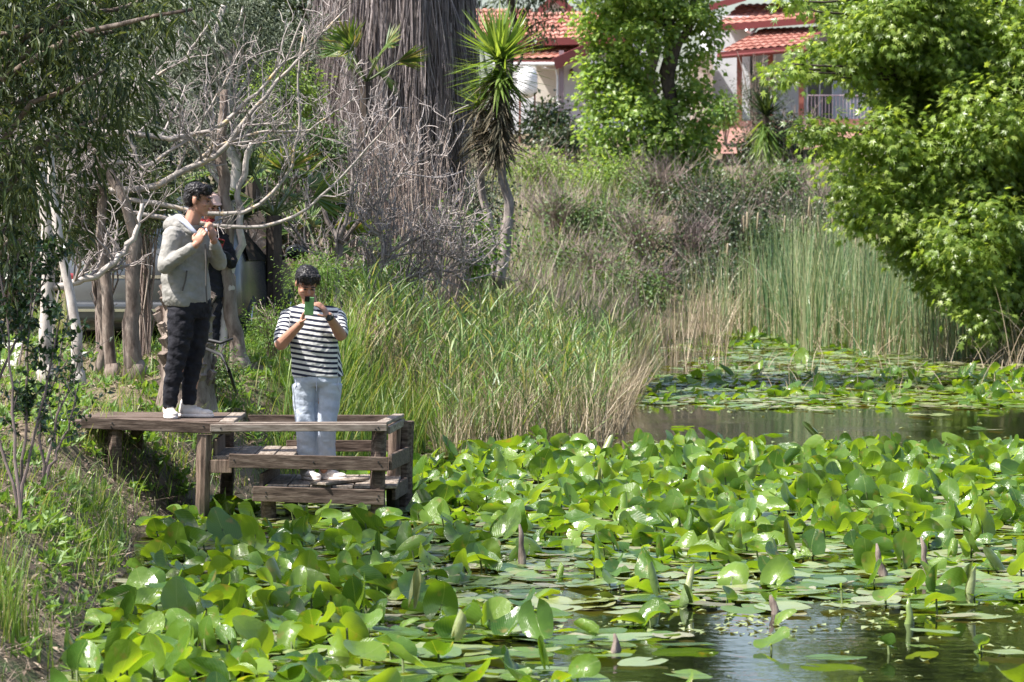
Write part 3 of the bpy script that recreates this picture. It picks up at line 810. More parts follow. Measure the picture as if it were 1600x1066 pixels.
def hairdo(root, q, Mx, s=1.0, fringe=True):
    m = MB()
    m.ell(q(0, .018, .062), (.084 * s, .098 * s, .072 * s), Mx, 20, 12)
    m.ell(q(0, .050, .015), (.077 * s, .065 * s, .075 * s), Mx, 20, 12)
    if fringe:
        for k in range(9):
            x = -.062 + k * .0155
            m.capsule(q(x, -.060, .098), q(x * 1.06, -.088 + abs(x) * .35, .058 + .008 * math.sin(k * 2.2)), .022 * s, .010 * s, 8)
    for sx in (-1, 1): m.capsule(q(sx * .070, -.012, .06), q(sx * .074, -.018, .012), .017 * s, .008 * s, 8)
    o = fuse(m, 'hair', M['hair'], root, .005, 1, .007, 62)
    nv = len(o.data.vertices); co = np.zeros(nv * 3, np.float32); no = np.zeros(nv * 3, np.float32)
    o.data.vertices.foreach_get('co', co); o.data.vertices.foreach_get('normal', no); co = co.reshape(-1, 3); no = no.reshape(-1, 3)
    pk = rng.choice(nv, 900); fw = Mx @ np.array([0, -1., 0]); tg = unit(fw * .9 + rng.standard_normal((900, 3)) * .45 + [0, 0, -.25])
    ax = unit(tg - no[pk] * np.sum(tg * no[pk], -1, keepdims=True) * .75 + no[pk] * .22)
    mb = MB(); scatter(mb, *lens(.10), co[pk] - no[pk] * .002, frames(ax, no[pk]), rng.uniform(.018, .032, 900)); mb.build('hair_strands', M['hair'], o)
    return o

def shoe(root, ankle, yaw, s=1.0, tip=0.0):
    """ankle: point above the heel on the ground plane"""
    Mz = rotz(yaw); a = np.array(ankle, float)
    def q(x, y, z): return a + Mz @ (np.array([x, y, z]) * s)
    m = MB()
    m.ell(q(0, .0, .045), (.042 * s, .052 * s, .045 * s), Mz); m.ell(q(0, -.07, .040), (.045 * s, .080 * s, .036 * s), Mz); m.ell(q(.003, -.150, .032), (.048 * s, .062 * s, .028 * s), Mz)
    m.capsule(q(0, .01, .05), q(0, -.0, .105), .045 * s, .043 * s); m.capsule(q(0, -.03, .08), q(0, -.045, .10), .03 * s, .024 * s)
    o = fuse(m, 'shoe', M['shoe'], root, .006, 3)
    m = MB(); rings = []
    for z, k in ((.0, .97), (.008, 1.03), (.024, 1.0)):
        rg = []
        for t in np.linspace(0, 2 * np.pi, 24, endpoint=False):
            y = -.078 - .140 * math.cos(t) * k; x = .049 * math.sin(t) * k * (1 + .12 * math.cos(t)); rg.append(q(x, y, z))
        rings.append(np.array(rg))
    m.loft(rings); m.build('sole', M['sole'], o, True)
    m = MB()
    for j in range(4):
        m.capsule(q(-.022, -.045 - j * .022, .088 - j * .0085), q(.022, -.05 - j * .022, .088 - j * .0085), .0035 * s, .0035 * s, 6)
    m.build('laces', M['sole'], o, True)
    return o

def oval(c, rx, ry, yaw=0, n=20, sq=.85):
    t = np.linspace(0, 2 * np.pi, n, endpoint=False)
    x = np.sign(np.cos(t)) * np.abs(np.cos(t)) ** sq * rx; y = np.sign(np.sin(t)) * np.abs(np.sin(t)) ** sq * ry
    return np.stack([x, y, 0 * t], 1) @ rotz(yaw).T + np.array(c)

# --- man in the striped t-shirt
LY = 29.62
pA = link('person', MB().add([[0, 0, 0], [0, 0, .01], [.01, 0, 0]], [[0, 1, 2]]).mesh('tmp'), None)
bpy.data.objects.remove(pA)
oA = np.array([(495 - 800) / FPX * LY, LY, .277])
def person(name_mb, loc, **kw):
    o = fuse(name_mb, 'person', M['skin'], None, .0055, 3)
    o.location = loc
    return o
b = MB()
hc = (-.078, -.035, 1.512)
q, Mx = head(b, hc, R(16), R(31), R(2), 1.04)
b.capsule((-.05, .03, 1.33), (-.072, .0, 1.46), .060, .054)
b.loft([oval((-.03, .0, z), rx, ry) for z, rx, ry in ((.78, .12, .08), (.9, .13, .09), (1.1, .15, .10), (1.25, .17, .09), (1.33, .13, .07))])
shL, elL, wrL = (-.215, .0, 1.25), (-.268, -.17, 1.055), (-.105, -.36, 1.215)
shR, elR, wrR = (.155, .0, 1.25), (.190, -.15, 1.125), (.108, -.345, 1.275)
for sh, el, wr in ((shL, elL, wrL), (shR, elR, wrR)):
    b.capsule(sh, el, .055, .050); b.capsule(el, wr, .050, .029); 
hand(b, wrL, (.28, -.35, .85), (.75, -.1, -.2), .75, 1.0, -1)
hand(b, wrR, (-.45, -.35, .62), (-.75, .35, -.35), .45, 1.0, 1)
for sx, kn, an in ((-1, (-.11, -.02, .42), (-.08, .02, .08)), (1, (.06, -.03, .42), (.055, .0, .08))):
    b.capsule((-.03 + sx * .085, 0, .75), kn, .06, .045); b.capsule(kn, an, .042, .036)
man1 = person(b, oA)
tag(man1, 'young man in black and white striped t-shirt and pale jeans holding up a green phone', 'person')
facebits(man1, q, Mx, 1.06); hairdo(man1, q, Mx, 1.08)
m = MB()
m.loft([oval((cx, cy, z), rx, ry, 0) for z, cx, cy, rx, ry in ((.795, .005, 0, .205, .125), (.86, .0, 0, .197, .122), (1.0, -.015, -.01, .19, .125), (1.12, -.03, -.01, .19, .125), (1.24, -.03, 0, .205, .115), (1.31, -.035, .01, .17, .095), (1.355, -.05, .02, .09, .075))])
m.capsule(shL, (-.150, 0, 1.27), .075, .08); m.capsule(shR, (.09, 0, 1.27), .075, .08)
sl = np.array(shL) * .14 + np.array(elL) * .86; sr = np.array(shR) * .14 + np.array(elR) * .86
m.capsule(shL, sl, .076, .070, 16); m.capsule(shR, sr, .076, .068, 16)
sh1 = fuse(m, 'striped_shirt', M['stripe'], man1, .007, 8, .008, 11)
me = sh1.data; n = len(me.vertices); co = np.zeros(n * 3, np.float32); me.vertices.foreach_get('co', co); co = co.reshape(-1, 3)
st = co[:, 2] + .02 * np.sin(co[:, 0] * 7) - .25 * (co[:, 0] ** 2)
for sh, el, lim in ((shL, elL, -.215), (shR, elR, .165)):
    ax = np.array(el) - np.array(sh); ax /= np.linalg.norm(ax); s_ = -(co - np.array(sh)) @ ax
    k = (co[:, 0] < lim + .01) if lim < 0 else (co[:, 0] > lim)
    st = np.where(k, s_ + sh[2], st)
a = me.attributes.new('stripe', 'FLOAT', 'POINT'); a.data.foreach_set('value', (st + 5).astype(np.float32))
m = MB()
m.loft([oval((cx, 0, z), rx, ry, 0) for z, cx, rx, ry in ((.72, .0, .165, .10), (.76, .003, .185, .12), (.84, .003, .185, .115), (.88, .0, .17, .11))])
for sx, pts in ((-1, [(-.092, 0, .74, .100), (-.100, 0, .60, .090), (-.088, -.02, .42, .078), (-.080, .0, .22, .078), (-.074, .015, .085, .078)]), (1, [(.098, 0, .74, .100), (.092, 0, .60, .090), (.074, -.03, .42, .076), (.070, .0, .22, .075), (.064, .01, .095, .075)])):
    m.loft([oval((x, y, z), r_, r_ * .98) for x, y, z, r_ in pts])
fuse(m, 'trousers', M['denim'], man1, .007, 3, .007, 10)
m = MB(); m.tube([(.0, -.118, .80), (.003, -.12, .74), (.0, -.112, .69)], .0035, 5); m.tube([(-.165, -.07, .79), (-.155, -.085, .73), (-.175, -.055, .68)], .0035, 5); m.tube([(.175, -.07, .79), (.165, -.085, .73), (.18, -.05, .68)], .0035, 5)
m.build('jeans_seams', M['lining'], man1)
shoe(man1, (-.085, .03, .0), R(28)); shoe(man1, (.06, .03, .0), R(50))
m = MB(); wv = unit(np.array(wrR) - np.array(elR)); wc = np.array(wrR) - wv * .01
m.tube([wc - wv * .013, wc + wv * .013], .034, 16); m.box(wc + np.array([-.0, -.034, -.004]), (.036, .014, .038)); m.build('wristwatch', M['black_rubber'], man1)
# phone he holds
ph = MB(); pc = oA + np.array([-.035, -.452, 1.352])
Mr = np.array(Matrix.Rotation(R(10), 3, 'X') @ Matrix.Rotation(R(4), 3, 'Y'))
ph.box((0, 0, 0), (.070, .009, .140), Mr)
o = ph.build('phone', M['phone_green']); o.location = pc; bv = o.modifiers.new('b', 'BEVEL'); bv.width = .0035; bv.segments = 3
tag(o, 'green cased phone held up in both hands by the man in stripes', 'phone')
c_ = MB(); c_.box(Mr @ np.array([-.018, -.0065, .054]), (.036, .005, .038), Mr); c_.build('camera_bump', M['phone_black'], o)
c_ = MB(); c_.box(Mr @ np.array([0, .0052, 0]), (.070, .002, .146), Mr); c_.build('screen', M['phone_black'], o)

# --- man in the beige jacket
JY = 29.45
oB = np.array([(289 - 800) / FPX * JY, JY, .767])
b = MB()
q, Mx = head(b, (.105, -.01, 1.665), R(80), R(6), 0, 1.06)
b.capsule((.035, .0, 1.45), (.088, .0, 1.60), .064, .058)
b.loft([oval((x, 0, z), rx, ry, R(35)) for z, x, rx, ry in ((.86, .03, .11, .08), (1.0, .02, .12, .09), (1.2, .01, .13, .09), (1.38, .03, .12, .07), (1.46, .04, .08, .06))])
s1, e1, w1 = (-.08, -.13, 1.395), (-.135, -.20, 1.165), (.105, -.285, 1.325)
s2, e2, w2 = (.145, .13, 1.395), (.265, .0, 1.19), (.235, -.17, 1.36)
for sh, el, wr in ((s1, e1, w1), (s2, e2, w2)):
    b.capsule(sh, el, .055, .05); b.capsule(el, wr, .045, .030)
hand(b, w1, (.42, .1, .85), (.25, .75, -.1), 1.15, 1.05, 1)
hand(b, w2, (-.2, -.2, .85), (-.55, .45, .0), 1.15, 1.05, -1)
for kn, an in (((-.03, -.07, .44), (-.125, -.05, .08)), ((.09, .08, .44), (.02, .06, .08))):
    b.capsule((kn[0] + .015, kn[1] * .8, .84), kn, .05, .042); b.capsule(kn, an, .042, .036)
man2 = person(b, oB)
tag(man2, 'man in beige hooded jacket and black jeans holding his collar on the upper deck', 'person')
facebits(man2, q, Mx, 1.06); hairdo(man2, q, Mx, 1.06)
m = MB(); m.ell(q(0, -.062, -.078), (.046, .034, .026), Mx); m.ell(q(.0, -.03, -.06), (.064, .06, .03), Mx); 
m = MB()
m.loft([oval((x, 0, z), rx, ry, R(35)) for z, x, rx, ry in ((.855, .025, .175, .13), (.90, .02, .195, .14), (1.0, .01, .195, .142), (1.15, .0, .188, .14), (1.3, .0, .192, .135), (1.40, .015, .19, .12), (1.455, .03, .11, .09))])
for sh, el, wr in ((s1, e1, w1), (s2, e2, w2)):
    wr2 = np.array(el) * .13 + np.array(wr) * .87
    m.capsule(sh, el, .078, .062, 16); m.capsule(el, wr2, .063, .043, 16)
    m.capsule(sh, (.01, .0, 1.38), .075, .09, 16)
jk = fuse(m, 'jacket', M['jacket'], man2, .0065, 4, .010, 9)
m = MB(); m.ell((-.085, .01, 1.475), (.085, .125, .075)); m.ell((-.045, .02, 1.50), (.075, .11, .06)); m.capsule((-.05, -.10, 1.47), (.08, -.115, 1.405), .035, .02); m.capsule((-.05, .12, 1.47), (.14, .06, 1.42), .035, .02)
fuse(m, 'hood', M['jacket'], man2, .007, 4, .007, 14)
m = MB(); m.tube([(-.035, -.06, 1.535), (.015, -.112, 1.495), (.07, -.125, 1.435), (.125, -.135, 1.39)], [.020, .022, .02, .012], 8); m.tube([(.155, -.10, 1.40), (.19, -.09, 1.445), (.165, -.02, 1.47)], [.012, .022, .018], 8); m.build('collar_lining', M['lining'], man2, True)
m = MB(); m.loft([oval((.075, -.03, z), r_, r_ * .9) for z, r_ in ((1.33, .06), (1.42, .066), (1.475, .062))]); m.build('tshirt', M['tshirt'], man2, True)
m = MB(); m.tube([(.165, -.105, 1.33), (.172, -.128, 1.2), (.172, -.134, 1.0), (.178, -.125, .88)], .006, 6); m.build('zip', M['jacket_dark'], man2)
m = MB(); m.tube([(.03, -.165, 1.13), (.02, -.176, 1.06), (-.005, -.172, .975)], .006, 6); m.build('pocket_seam', M['jacket_dark'], man2)
m = MB()
m.loft([oval((.035, 0, z), rx, ry, R(35)) for z, rx, ry in ((.76, .15, .11), (.84, .175, .125), (.93, .175, .12))])
for pts in ([(-.025, -.05, .84, .108), (-.03, -.06, .62, .095), (-.065, -.06, .43, .078), (-.10, -.06, .25, .068), (-.120, -.05, .075, .056)],
            [(.10, .06, .84, .105), (.085, .06, .62, .09), (.055, .06, .43, .074), (.03, .06, .25, .064), (.02, .06, .09, .055)]):
    m.loft([oval((x, y, z), r_, r_) for x, y, z, r_ in pts])
fuse(m, 'trousers', M['blackcloth'], man2, .008, 3, .012, 11)
shoe(man2, (-.125, -.03, .0), R(14), 1.03); shoe(man2, (.0, .06, .0), R(72), 1.05)

# --- person in black behind the branches
TY = 34.2
zc = gz((318 - 800) / FPX * TY, TY)
oC = np.array([(318 - 800) / FPX * TY, TY, zc])
sc3 = (P(350, 302, TY)[2] - zc) / 1.70
b = MB(); q, Mx = head(b, (.075, -.03, 1.585), R(35), R(22), 0, 1.0)
b.capsule((.03, .01, 1.36), (.07, -.01, 1.52), .05, .05)
b.loft([oval((0, 0, z), rx, ry) for z, rx, ry in ((.75, .14, .1), (1.0, .13, .1), (1.3, .17, .09), (1.38, .1, .06))])
a1 = ((-.18, 0, 1.32), (-.16, -.16, 1.06), (.08, -.28, 1.12)); a2 = ((.17, 0, 1.32), (.27, -.10, 1.06), (.17, -.32, 1.14))
for sh, el, wr in (a1, a2): b.capsule(sh, el, .05, .045); b.capsule(el, wr, .045, .028)
hand(b, a1[2], (.5, -.4, .3), (.2, .2, .7), .7, 1, -1); hand(b, a2[2], (-.1, -.3, .9), (-.7, .2, 0), .7, 1, 1)
for sx in (-1, 1): b.capsule((sx * .09, 0, .8), (sx * .09, -.01, .45), .06, .045); b.capsule((sx * .09, -.01, .45), (sx * .09, 0, .08), .04, .035)
man3 = person(b, oC); man3.scale = (sc3,) * 3
tag(man3, 'person in black coat and dark red scarf half hidden behind the jacketed man', 'person')
facebits(man3, q, Mx)
m = MB(); m.ell(q(0, .01, .055), (.086, .100, .07), Mx); m.ell(q(0, -.08, .05), (.06, .05, .012), Mx); fuse(m, 'cap', M['pinkcap'], man3, .007, 3)
m = MB(); m.loft([oval((.03, 0, z), r_, r_) for z, r_ in ((1.34, .10), (1.40, .092), (1.46, .078))]); m.capsule((.10, -.09, 1.38), (.11, -.12, 1.16), .035, .03); fuse(m, 'scarf', M['redscarf'], man3, .008, 3, .015, 20)
m = MB(); m.loft([oval((0, 0, z), rx, ry) for z, rx, ry in ((.72, .21, .15), (.95, .19, .14), (1.2, .20, .13), (1.33, .18, .11), (1.39, .09, .08))])
for sh, el, wr in (a1, a2): m.capsule(sh, el, .072, .062); m.capsule(el, np.array(el) * .12 + np.array(wr) * .88, .062, .045)
fuse(m, 'coat', M['blackcloth'], man3, .009, 4, .02, 12)
m = MB()
m.loft([oval((0, 0, z), .17, .12) for z in (.74, .82, .9)])
for sx in (-1, 1): m.loft([oval((sx * .09, 0, z), r_, r_) for z, r_ in ((.84, .10), (.45, .08), (.09, .065))])
fuse(m, 'trousers', M['blackcloth'], man3, .01, 3, .02, 12)
for sx in (-1, 1): shoe(man3, (sx * .09, .03, 0), R(20))
m = MB(); m.box((0, 0, 0), (.072, .008, .15)); o = m.build('phone', M['redscarf']); o.location = oC + np.array([.17, -.38, 1.20]) * sc3; o.rotation_euler = (.3, .25, .3)
tag(o, 'red phone in the hands of the half hidden person in black', 'phone')
m = MB(); m.box((0, -.005, .052), (.06, .004, .03)); m.build('camera_bump', M['phone_black'], o)

# ---------------------------------------------------------------- the car behind the trunks, seen end on
CY = 38.2
cx0 = (262 - 800) / FPX * CY; zc = gz(cx0, CY) - .02
car = empty('parked_car', (cx0, CY + 2.2, zc - .08), R(-5)); car.scale = (.97, .97, .92)
tag(car, 'silver grey car seen from behind between the trunks, with a door mirror and dark glass', 'car')
M['carpaint'] = surf('silver_grey_paint', (.08, .085, .088), (.11, .115, .12), 2, .2, .0, metal=.5, spec=.6)
M['carglass'] = plain('car_glass', (.015, .02, .02), .04, .9)
M['taillight'] = plain('red_lens', (.22, .02, .02), .15, coat=1)
M['chrome'] = plain('chrome', (.75, .76, .78), .12, metal=1)
M['tyre'] = plain('tyre_rubber', (.015, .015, .016), .8)
def cring(y, hw, zb, zbelt, zroof, rw):
    """outline of the car at station y: half width, bottom, belt, roof, roof half width"""
    pr = [(-.90 * hw, zb), (-1.0 * hw, zb + .18), (-1.015 * hw, (zb + zbelt) / 2), (-.985 * hw, zbelt), (-(hw + rw) / 2, (zbelt + zroof) / 2), (-rw, zroof - .08), (-.85 * rw, zroof - .02), (-.4 * rw, zroof)]
    pts = pr + [(-x, z) for x, z in pr[::-1]]
    return np.array([(x, y, z) for x, z in pts])
m = MB()
m.loft([cring(-2.2, .78, .42, .85, .98, .62), cring(-2.14, .88, .32, .95, 1.12, .66), cring(-1.9, .92, .26, 1.0, 1.62, .64), cring(-1.4, .93, .24, 1.0, 1.72, .66), cring(-.3, .93, .24, .99, 1.74, .66), cring(.5, .93, .24, .98, 1.66, .64), cring(1.15, .93, .24, .97, 1.08, .72), cring(1.9, .90, .26, .88, .96, .70), cring(2.2, .82, .36, .74, .80, .62)])
bd = m.build('body', M['carpaint'], car, True)
m = MB(); m.add([(-.60, -2.06, 1.16), (.60, -2.06, 1.16), (.57, -1.93, 1.58), (-.57, -1.93, 1.58)], [[0, 1, 2, 3]]); 
for v in m.V: v[:, 1] -= .06
gl = m.build('rear_window', M['carglass'], car)
for sx in (-1, 1):
    m = MB(); m.add([(sx * .925, -1.6, 1.03), (sx * .93, .8, 1.02), (sx * .735, .45, 1.58), (sx * .735, -1.4, 1.62)], [[0, 1, 2, 3]]); m.V[0][:, 0] *= 1.012; m.build('side_window', M['carglass'], car)
    m = MB(); m.box((sx * .82, -2.14, .80), (.12, .1, .20)); o = m.build('tail_light', M['taillight'], car); bv = o.modifiers.new('b', 'BEVEL'); bv.width = .03; bv.segments = 3
    m = MB(); m.ell((sx * 1.10, .75, 1.10), (.13, .07, .09)); m.tube([(sx * .92, .75, 1.02), (sx * 1.03, .75, 1.07)], .025, 8); mr = m.build('mirror', M['tyre'], car, True)
    m = MB(); m.ell((sx * 1.10, .70, 1.10), (.105, .03, .072)); m.build('mirror_glass', M['carglass'], mr, True)
    for yy in (-1.35, 1.4):
        m = MB(); m.tube([(sx * .72, yy, .33), (sx * .74, yy, .33), (sx * .93, yy, .33), (sx * .95, yy, .33)], [.29, .34, .34, .29], 28); wh = m.build('wheel', M['tyre'], car, True)
        m = MB(); m.tube([(sx * .93, yy, .33), (sx * .958, yy, .33)], [.21, .20], 24); m.build('rim', M['chrome'], wh)
m = MB(); m.box((0, -2.22, .48), (1.7, .16, .22)); o = m.build('bumper', M['carpaint'], car); bv = o.modifiers.new('b', 'BEVEL'); bv.width = .05; bv.segments = 3
m = MB(); m.box((0, -2.19, .86), (1.2, .03, .035)); m.box((0, -2.315, .50), (1.5, .02, .03)); m.build('chrome_strip', M['chrome'], car)
# ---------------------------------------------------------------- vegetation
def px_blob(px, py, rpx, Y, squash=1.0, depth=1.0):
    c = P(px, py, Y); r = rpx / pm(Y)
    return [c[0], c[1], c[2], r, r * depth, r * squash]

def rebase(o, root):
    o.parent = root
    o.data.transform(Matrix.Translation(-Vector(root.location)))

def pathpts(px_list, Y):
    out = []
    for q in px_list:
        y = q[2] if len(q) > 2 else Y
        out.append(P(q[0], q[1], y))
    return np.array(out)

def limb_mesh(mb, pts, r0, r1, n=9, K=14, wob=.02):
    p = resample(pts, K)
    p[1:-1] += rng.standard_normal((K - 2, 3)) * wob * r0 / .08
    r = np.linspace(r0, r1, K) * (1 + .05 * rng.standard_normal(K))
    mb.tube(p, r, n, jit=.05)
    return p, r

def tree(name, base, label, cat, group=None):
    t = empty(name, base); tag(t, label, cat, group); return t

# --- grass on the bank and under the trunks
def land(n, x0, x1, y0, y1, dmin=0.0, dmax=99):
    X = rng.uniform(x0, x1, n); Y = rng.uniform(y0, y1, n); d = sdist(X, Y)
    k = (d > dmin) & (d < dmax)
    X = X[k]; Y = Y[k]
    return np.stack([X, Y, H(X, Y)], -1), d[k]
def patchy(p, s=1.3, seed=0.0):
    return .5 + .5 * np.sin(p[:, 0] * s * 2.1 + seed + 1.7 * np.sin(p[:, 1] * s * 1.3)) * np.sin(p[:, 1] * s * 1.7 + seed * 2 + 1.3 * np.sin(p[:, 0] * s * 1.1))
mb = MB()
p, d = land(90000, -8.5, .6, 18, 44)
dens = patchy(p, 1.2) * .75 + patchy(p, 3.1, 2) * .4
dens = dens * np.where((p[:, 1] < 27) & (p[:, 0] > -4), .55, 1)
keep = (rng.random(len(p)) < np.clip(dens, .06, 1)) & ~((p[:, 0] < -3.7) & (p[:, 1] > 33.5) & (p[:, 1] < 40) & (rng.random(len(p)) < .55)) & ~((p[:, 0] < -2.9) & (p[:, 1] > 28) & (p[:, 1] < 33) & (rng.random(len(p)) < .6))
p = p[keep]; d = d[keep]
h = rng.uniform(.05, .16, len(p)) * (1 + .9 * (patchy(p, 2.3, 5) > .65))
blades(mb, p, h, rng.uniform(.005, .010, len(p)), rng.uniform(.1, .5, len(p)), rng.uniform(.3, 1.3, len(p)), seg=3)
o = mb.build('grass', M['grass']); tag(o, kind='stuff')
# broad leaved weeds low in the grass
mb = MB(); p, d = land(5200, -5.5, .2, 18.5, 40, .05)
k = patchy(p, 1.9, 8) > .5; p = p[k]
pp = np.repeat(p, 9, 0) + rng.standard_normal((len(p) * 9, 3)) * [.035, .035, .0]
ax = unit(rng.standard_normal(pp.shape) * [1, 1, .4] + [0, 0, .9]); nr = unit(rng.standard_normal(pp.shape) * .5 + [0, 0, 1])
scatter(mb, *lens(.42), pp + [0, 0, .02], frames(ax, nr), rng.uniform(.05, .12, len(pp)))
o = mb.build('weeds', M['fern']); tag(o, kind='stuff')
# litter of dry leaves and stalks on the slope
mb = MB(); p, d = land(52000, -6, -1.2, 18, 40)
k = rng.random(len(p)) < np.where((p[:, 1] > 24), patchy(p, 1.2, 4), .8) + .5 * ((p[:, 1] > 26) & (p[:, 1] < 31) & (p[:, 0] < -2.6)); p = p[k]
scatter(mb, *lens(.3), p + [0, 0, .015], frames(unit(rng.standard_normal(p.shape) * [1, 1, .35]), unit(rng.standard_normal(p.shape) * .5 + [0, 0, 1])), rng.uniform(.02, .085, len(p)))
q = p[rng.random(len(p)) < .35]; blades(mb, q + [0, 0, .02], rng.uniform(.08, .35, len(q)), .006, rng.uniform(1.2, 1.6, len(q)), rng.uniform(-.2, .3, len(q)), seg=3)
o = mb.build('leaf_litter', M['litter']); tag(o, kind='stuff')
# tall bright tussocks right on the water's edge and beside the platform
mb = MB(); p, d = land(15000, -4.2, -.4, 18.5, 37.5, .02, .9)
k = patchy(p, 2.2, 3) > np.where(p[:, 1] < 29, .72, .55); p = p[k]
blades(mb, p, rng.uniform(.15, .42, len(p)), rng.uniform(.006, .013, len(p)), rng.uniform(.05, .4, len(p)), rng.uniform(.3, 1.6, len(p)), seg=4)
p, d = land(6500, -2.0, .0, 31.5, 38.5, .0, 4)
blades(mb, p, rng.uniform(.2, .75, len(p)), rng.uniform(.008, .016, len(p)), rng.uniform(.05, .3, len(p)), rng.uniform(.2, 1.2, len(p)), seg=4)
gp = ground_pt(20, 1000); pp = np.array([gp]) + rng.standard_normal((90, 3)) * [.10, .12, 0]; pp[:, 2] = H(pp[:, 0], pp[:, 1])
blades(mb, pp, rng.uniform(.3, .62, 90), .008, rng.uniform(.05, .25, 90), rng.uniform(.2, .8, 90), seg=5)
o = mb.build('tall_grass', M['grass']); tag(o, kind='stuff')

# --- middle bed of reeds and dry stalks right of the platform
def reedbed(mb, n, region, hlo, hhi, w, lean=(.02, .22), bend=(.1, .9), seg=5):
    p = region(n); k = len(p); hk = np.interp(p[:, 0], [-1.7, -.2], [.6, 1.0])
    blades(mb, p, rng.uniform(hlo, hhi, k) * hk, rng.uniform(w * .6, w * 1.3, k), rng.uniform(*lean, k), rng.uniform(*bend, k), seg=seg)
def midreg(n, dlo=-.25, dhi=5.5):
    dlo = max(dlo, -.45)
    X = rng.uniform(-1.7, 2.0, n); Y = rng.uniform(36.5, 52, n); d = sdist(X, Y)
    k = (d > dlo) & (d < dhi) & ~((X < -.75) & (Y < 38.5))
    return np.stack([X[k], Y[k], np.maximum(H(X[k], Y[k]), -.05)], -1)
def point(n):
    X = rng.uniform(-.5, 3.2, n); Y = rng.uniform(43, 70, n); d = sdist(X, Y); k = (d > -.1) & (d < 3); return np.stack([X[k], Y[k], np.maximum(H(X[k], Y[k]), 0)], -1)
mb = MB(); reedbed(mb, 5000, point, .2, .8, .012, (.02, .5), (0, 1)); reedbed(mb, 7500, midreg, .2, .7, .010, (.02, .45), (.0, 1.0)); reedbed(mb, 500, midreg, .7, 1.2, .011, (.02, .3), (.1, 1.2)); 
o = mb.build('reeds', M['reed']); tag(o, kind='stuff')
mb = MB(); reedbed(mb, 18000, lambda n: midreg(n, -.5, 5.0), .3, .95, .008, (.05, .6), (0, 1.0)); 
reedbed(mb, 4500, point, .25, .9, .010, (.05, .6), (0, 1)); reedbed(mb, 260, lambda n: midreg(n, -.9, .6), .3, .9, .012, (.5, 1.3), (0, .6))
o = mb.build('dry_stalks', M['straw']); tag(o, kind='stuff')
# leaning reed plumes and broad reed leaves
mb = MB(); p = midreg(2300, -.3, 5); ht = rng.uniform(.55, 1.15, len(p)) * np.interp(p[:, 0], [-1.7, -.2], [.55, 1.0]); sl_ = rng.standard_normal((len(p), 2)) * .10
vt_ = np.stack([p + np.stack([sl_[:, 0] * f * ht, sl_[:, 1] * f * ht, ht * f], -1) for f in (0, .35, .7, 1)], 1); vtubes(mb, vt_, np.repeat(np.array([[.005, .0045, .004, .0025]]), len(p), 0), 3)
for kk in range(6):
    f = (.25 + .13 * kk + rng.uniform(-.05, .05, len(p)))[:, None]
    q = p + np.concatenate([sl_ * f * ht[:, None], f * ht[:, None]], 1)
    blades(mb, q, rng.uniform(.16, .40, len(q)), rng.uniform(.010, .020, len(q)), rng.uniform(.3, 1.0, len(q)), rng.uniform(.3, 1.5, len(q)), seg=4)
o = mb.build('reed_leaves', M['reed']); tag(o, kind='stuff')
# verge behind: rough grass rising to the brambles
mb = MB(); X = rng.uniform(-6, 16, 42000); Y = rng.uniform(44, 101, 42000); d = sdist(X, Y); k = (d > .2) & ~((np.abs(800 + 6000 * X / Y - 1130) < 150) & (Y > 70) & (rng.random(42000) < .8)); X = X[k]; Y = Y[k]
p = np.stack([X, Y, H(X, Y)], -1)
hs_ = np.interp(p[:, 1], [44, 56, 60], [.5, .6, 1.0])
blades(mb, p, rng.uniform(.25, .8, len(p)) * hs_, rng.uniform(.012, .028, len(p)), rng.uniform(.05, .4, len(p)), rng.uniform(.2, 1.1, len(p)), seg=3)
o = mb.build('rough_grass', M['reed']); tag(o, kind='stuff')
mb = MB(); k = rng.random(len(p)) < .75; q = p[k] + rng.standard_normal((k.sum(), 3)) * [.2, .2, 0]
blades(mb, q, rng.uniform(.4, 1.25, len(q)), rng.uniform(.010, .020, len(q)), rng.uniform(.05, .6, len(q)), rng.uniform(0, .9, len(q)), seg=3)
o = mb.build('dry_grass', M['drybrush']); tag(o, kind='stuff')

# --- cattail stand on the far side of the pond
def catreg(n, x0=1070, x1=1640, lo=-9, hi=4, y0=60, y1=78):
    Y = rng.uniform(y0, y1, n); px = rng.uniform(x0, x1, n); X = (px - 800) / FPX * Y; d = sdist(X, Y)
    k = (d > lo) & (d < hi)
    # ragged front edge: nearer the camera towards the right
    front = np.interp(px, [1070, 1180, 1260, 1400, 1640], [73, 70.5, 65, 62, 56]) + 1.5 * np.sin(px / 17)
    k &= Y > front
    return np.stack([X[k], Y[k], np.maximum(H(X[k], Y[k]), -.1)], -1)
mb = MB(); p = catreg(8000); p = p[(rng.random(len(p)) < .45 + .55 * (np.sin(p[:, 0] * 4 + np.sin(p[:, 1])) > -.2)) & (rng.random(len(p)) < np.interp(to_px(p)[0], [1070, 1180, 1230], [.35, .6, 1]))]; pxx, _ = to_px(p)
hh = np.interp(pxx, [1070, 1130, 1230, 1330, 1420, 1500, 1640], [1.5, 1.7, 2.5, 2.3, 1.9, 1.5, 1.3]) * rng.uniform(.5, 1.12, len(p))
blades(mb, p, hh, rng.uniform(.012, .026, len(p)), rng.uniform(0, .2, len(p)), rng.uniform(0, .35, len(p)) + 1.5 * (rng.random(len(p)) < .08), seg=6)
o = mb.build('cattail_reeds', M['cattail_leaf']); tag(o, kind='stuff')
mb = MB(); p = catreg(4200, 1100, 1640, y0=55); pxx, _ = to_px(p)
blades(mb, p, rng.uniform(.5, 1.5, len(p)), rng.uniform(.010, .018, len(p)), rng.uniform(0, .6, len(p)), rng.uniform(.2, 2.2, len(p)), seg=6)
Y = rng.uniform(56, 72, 260); px = rng.uniform(1040, 1135, 260); q = np.stack([(px - 800) / FPX * Y, Y, Y * 0 - .05], -1)
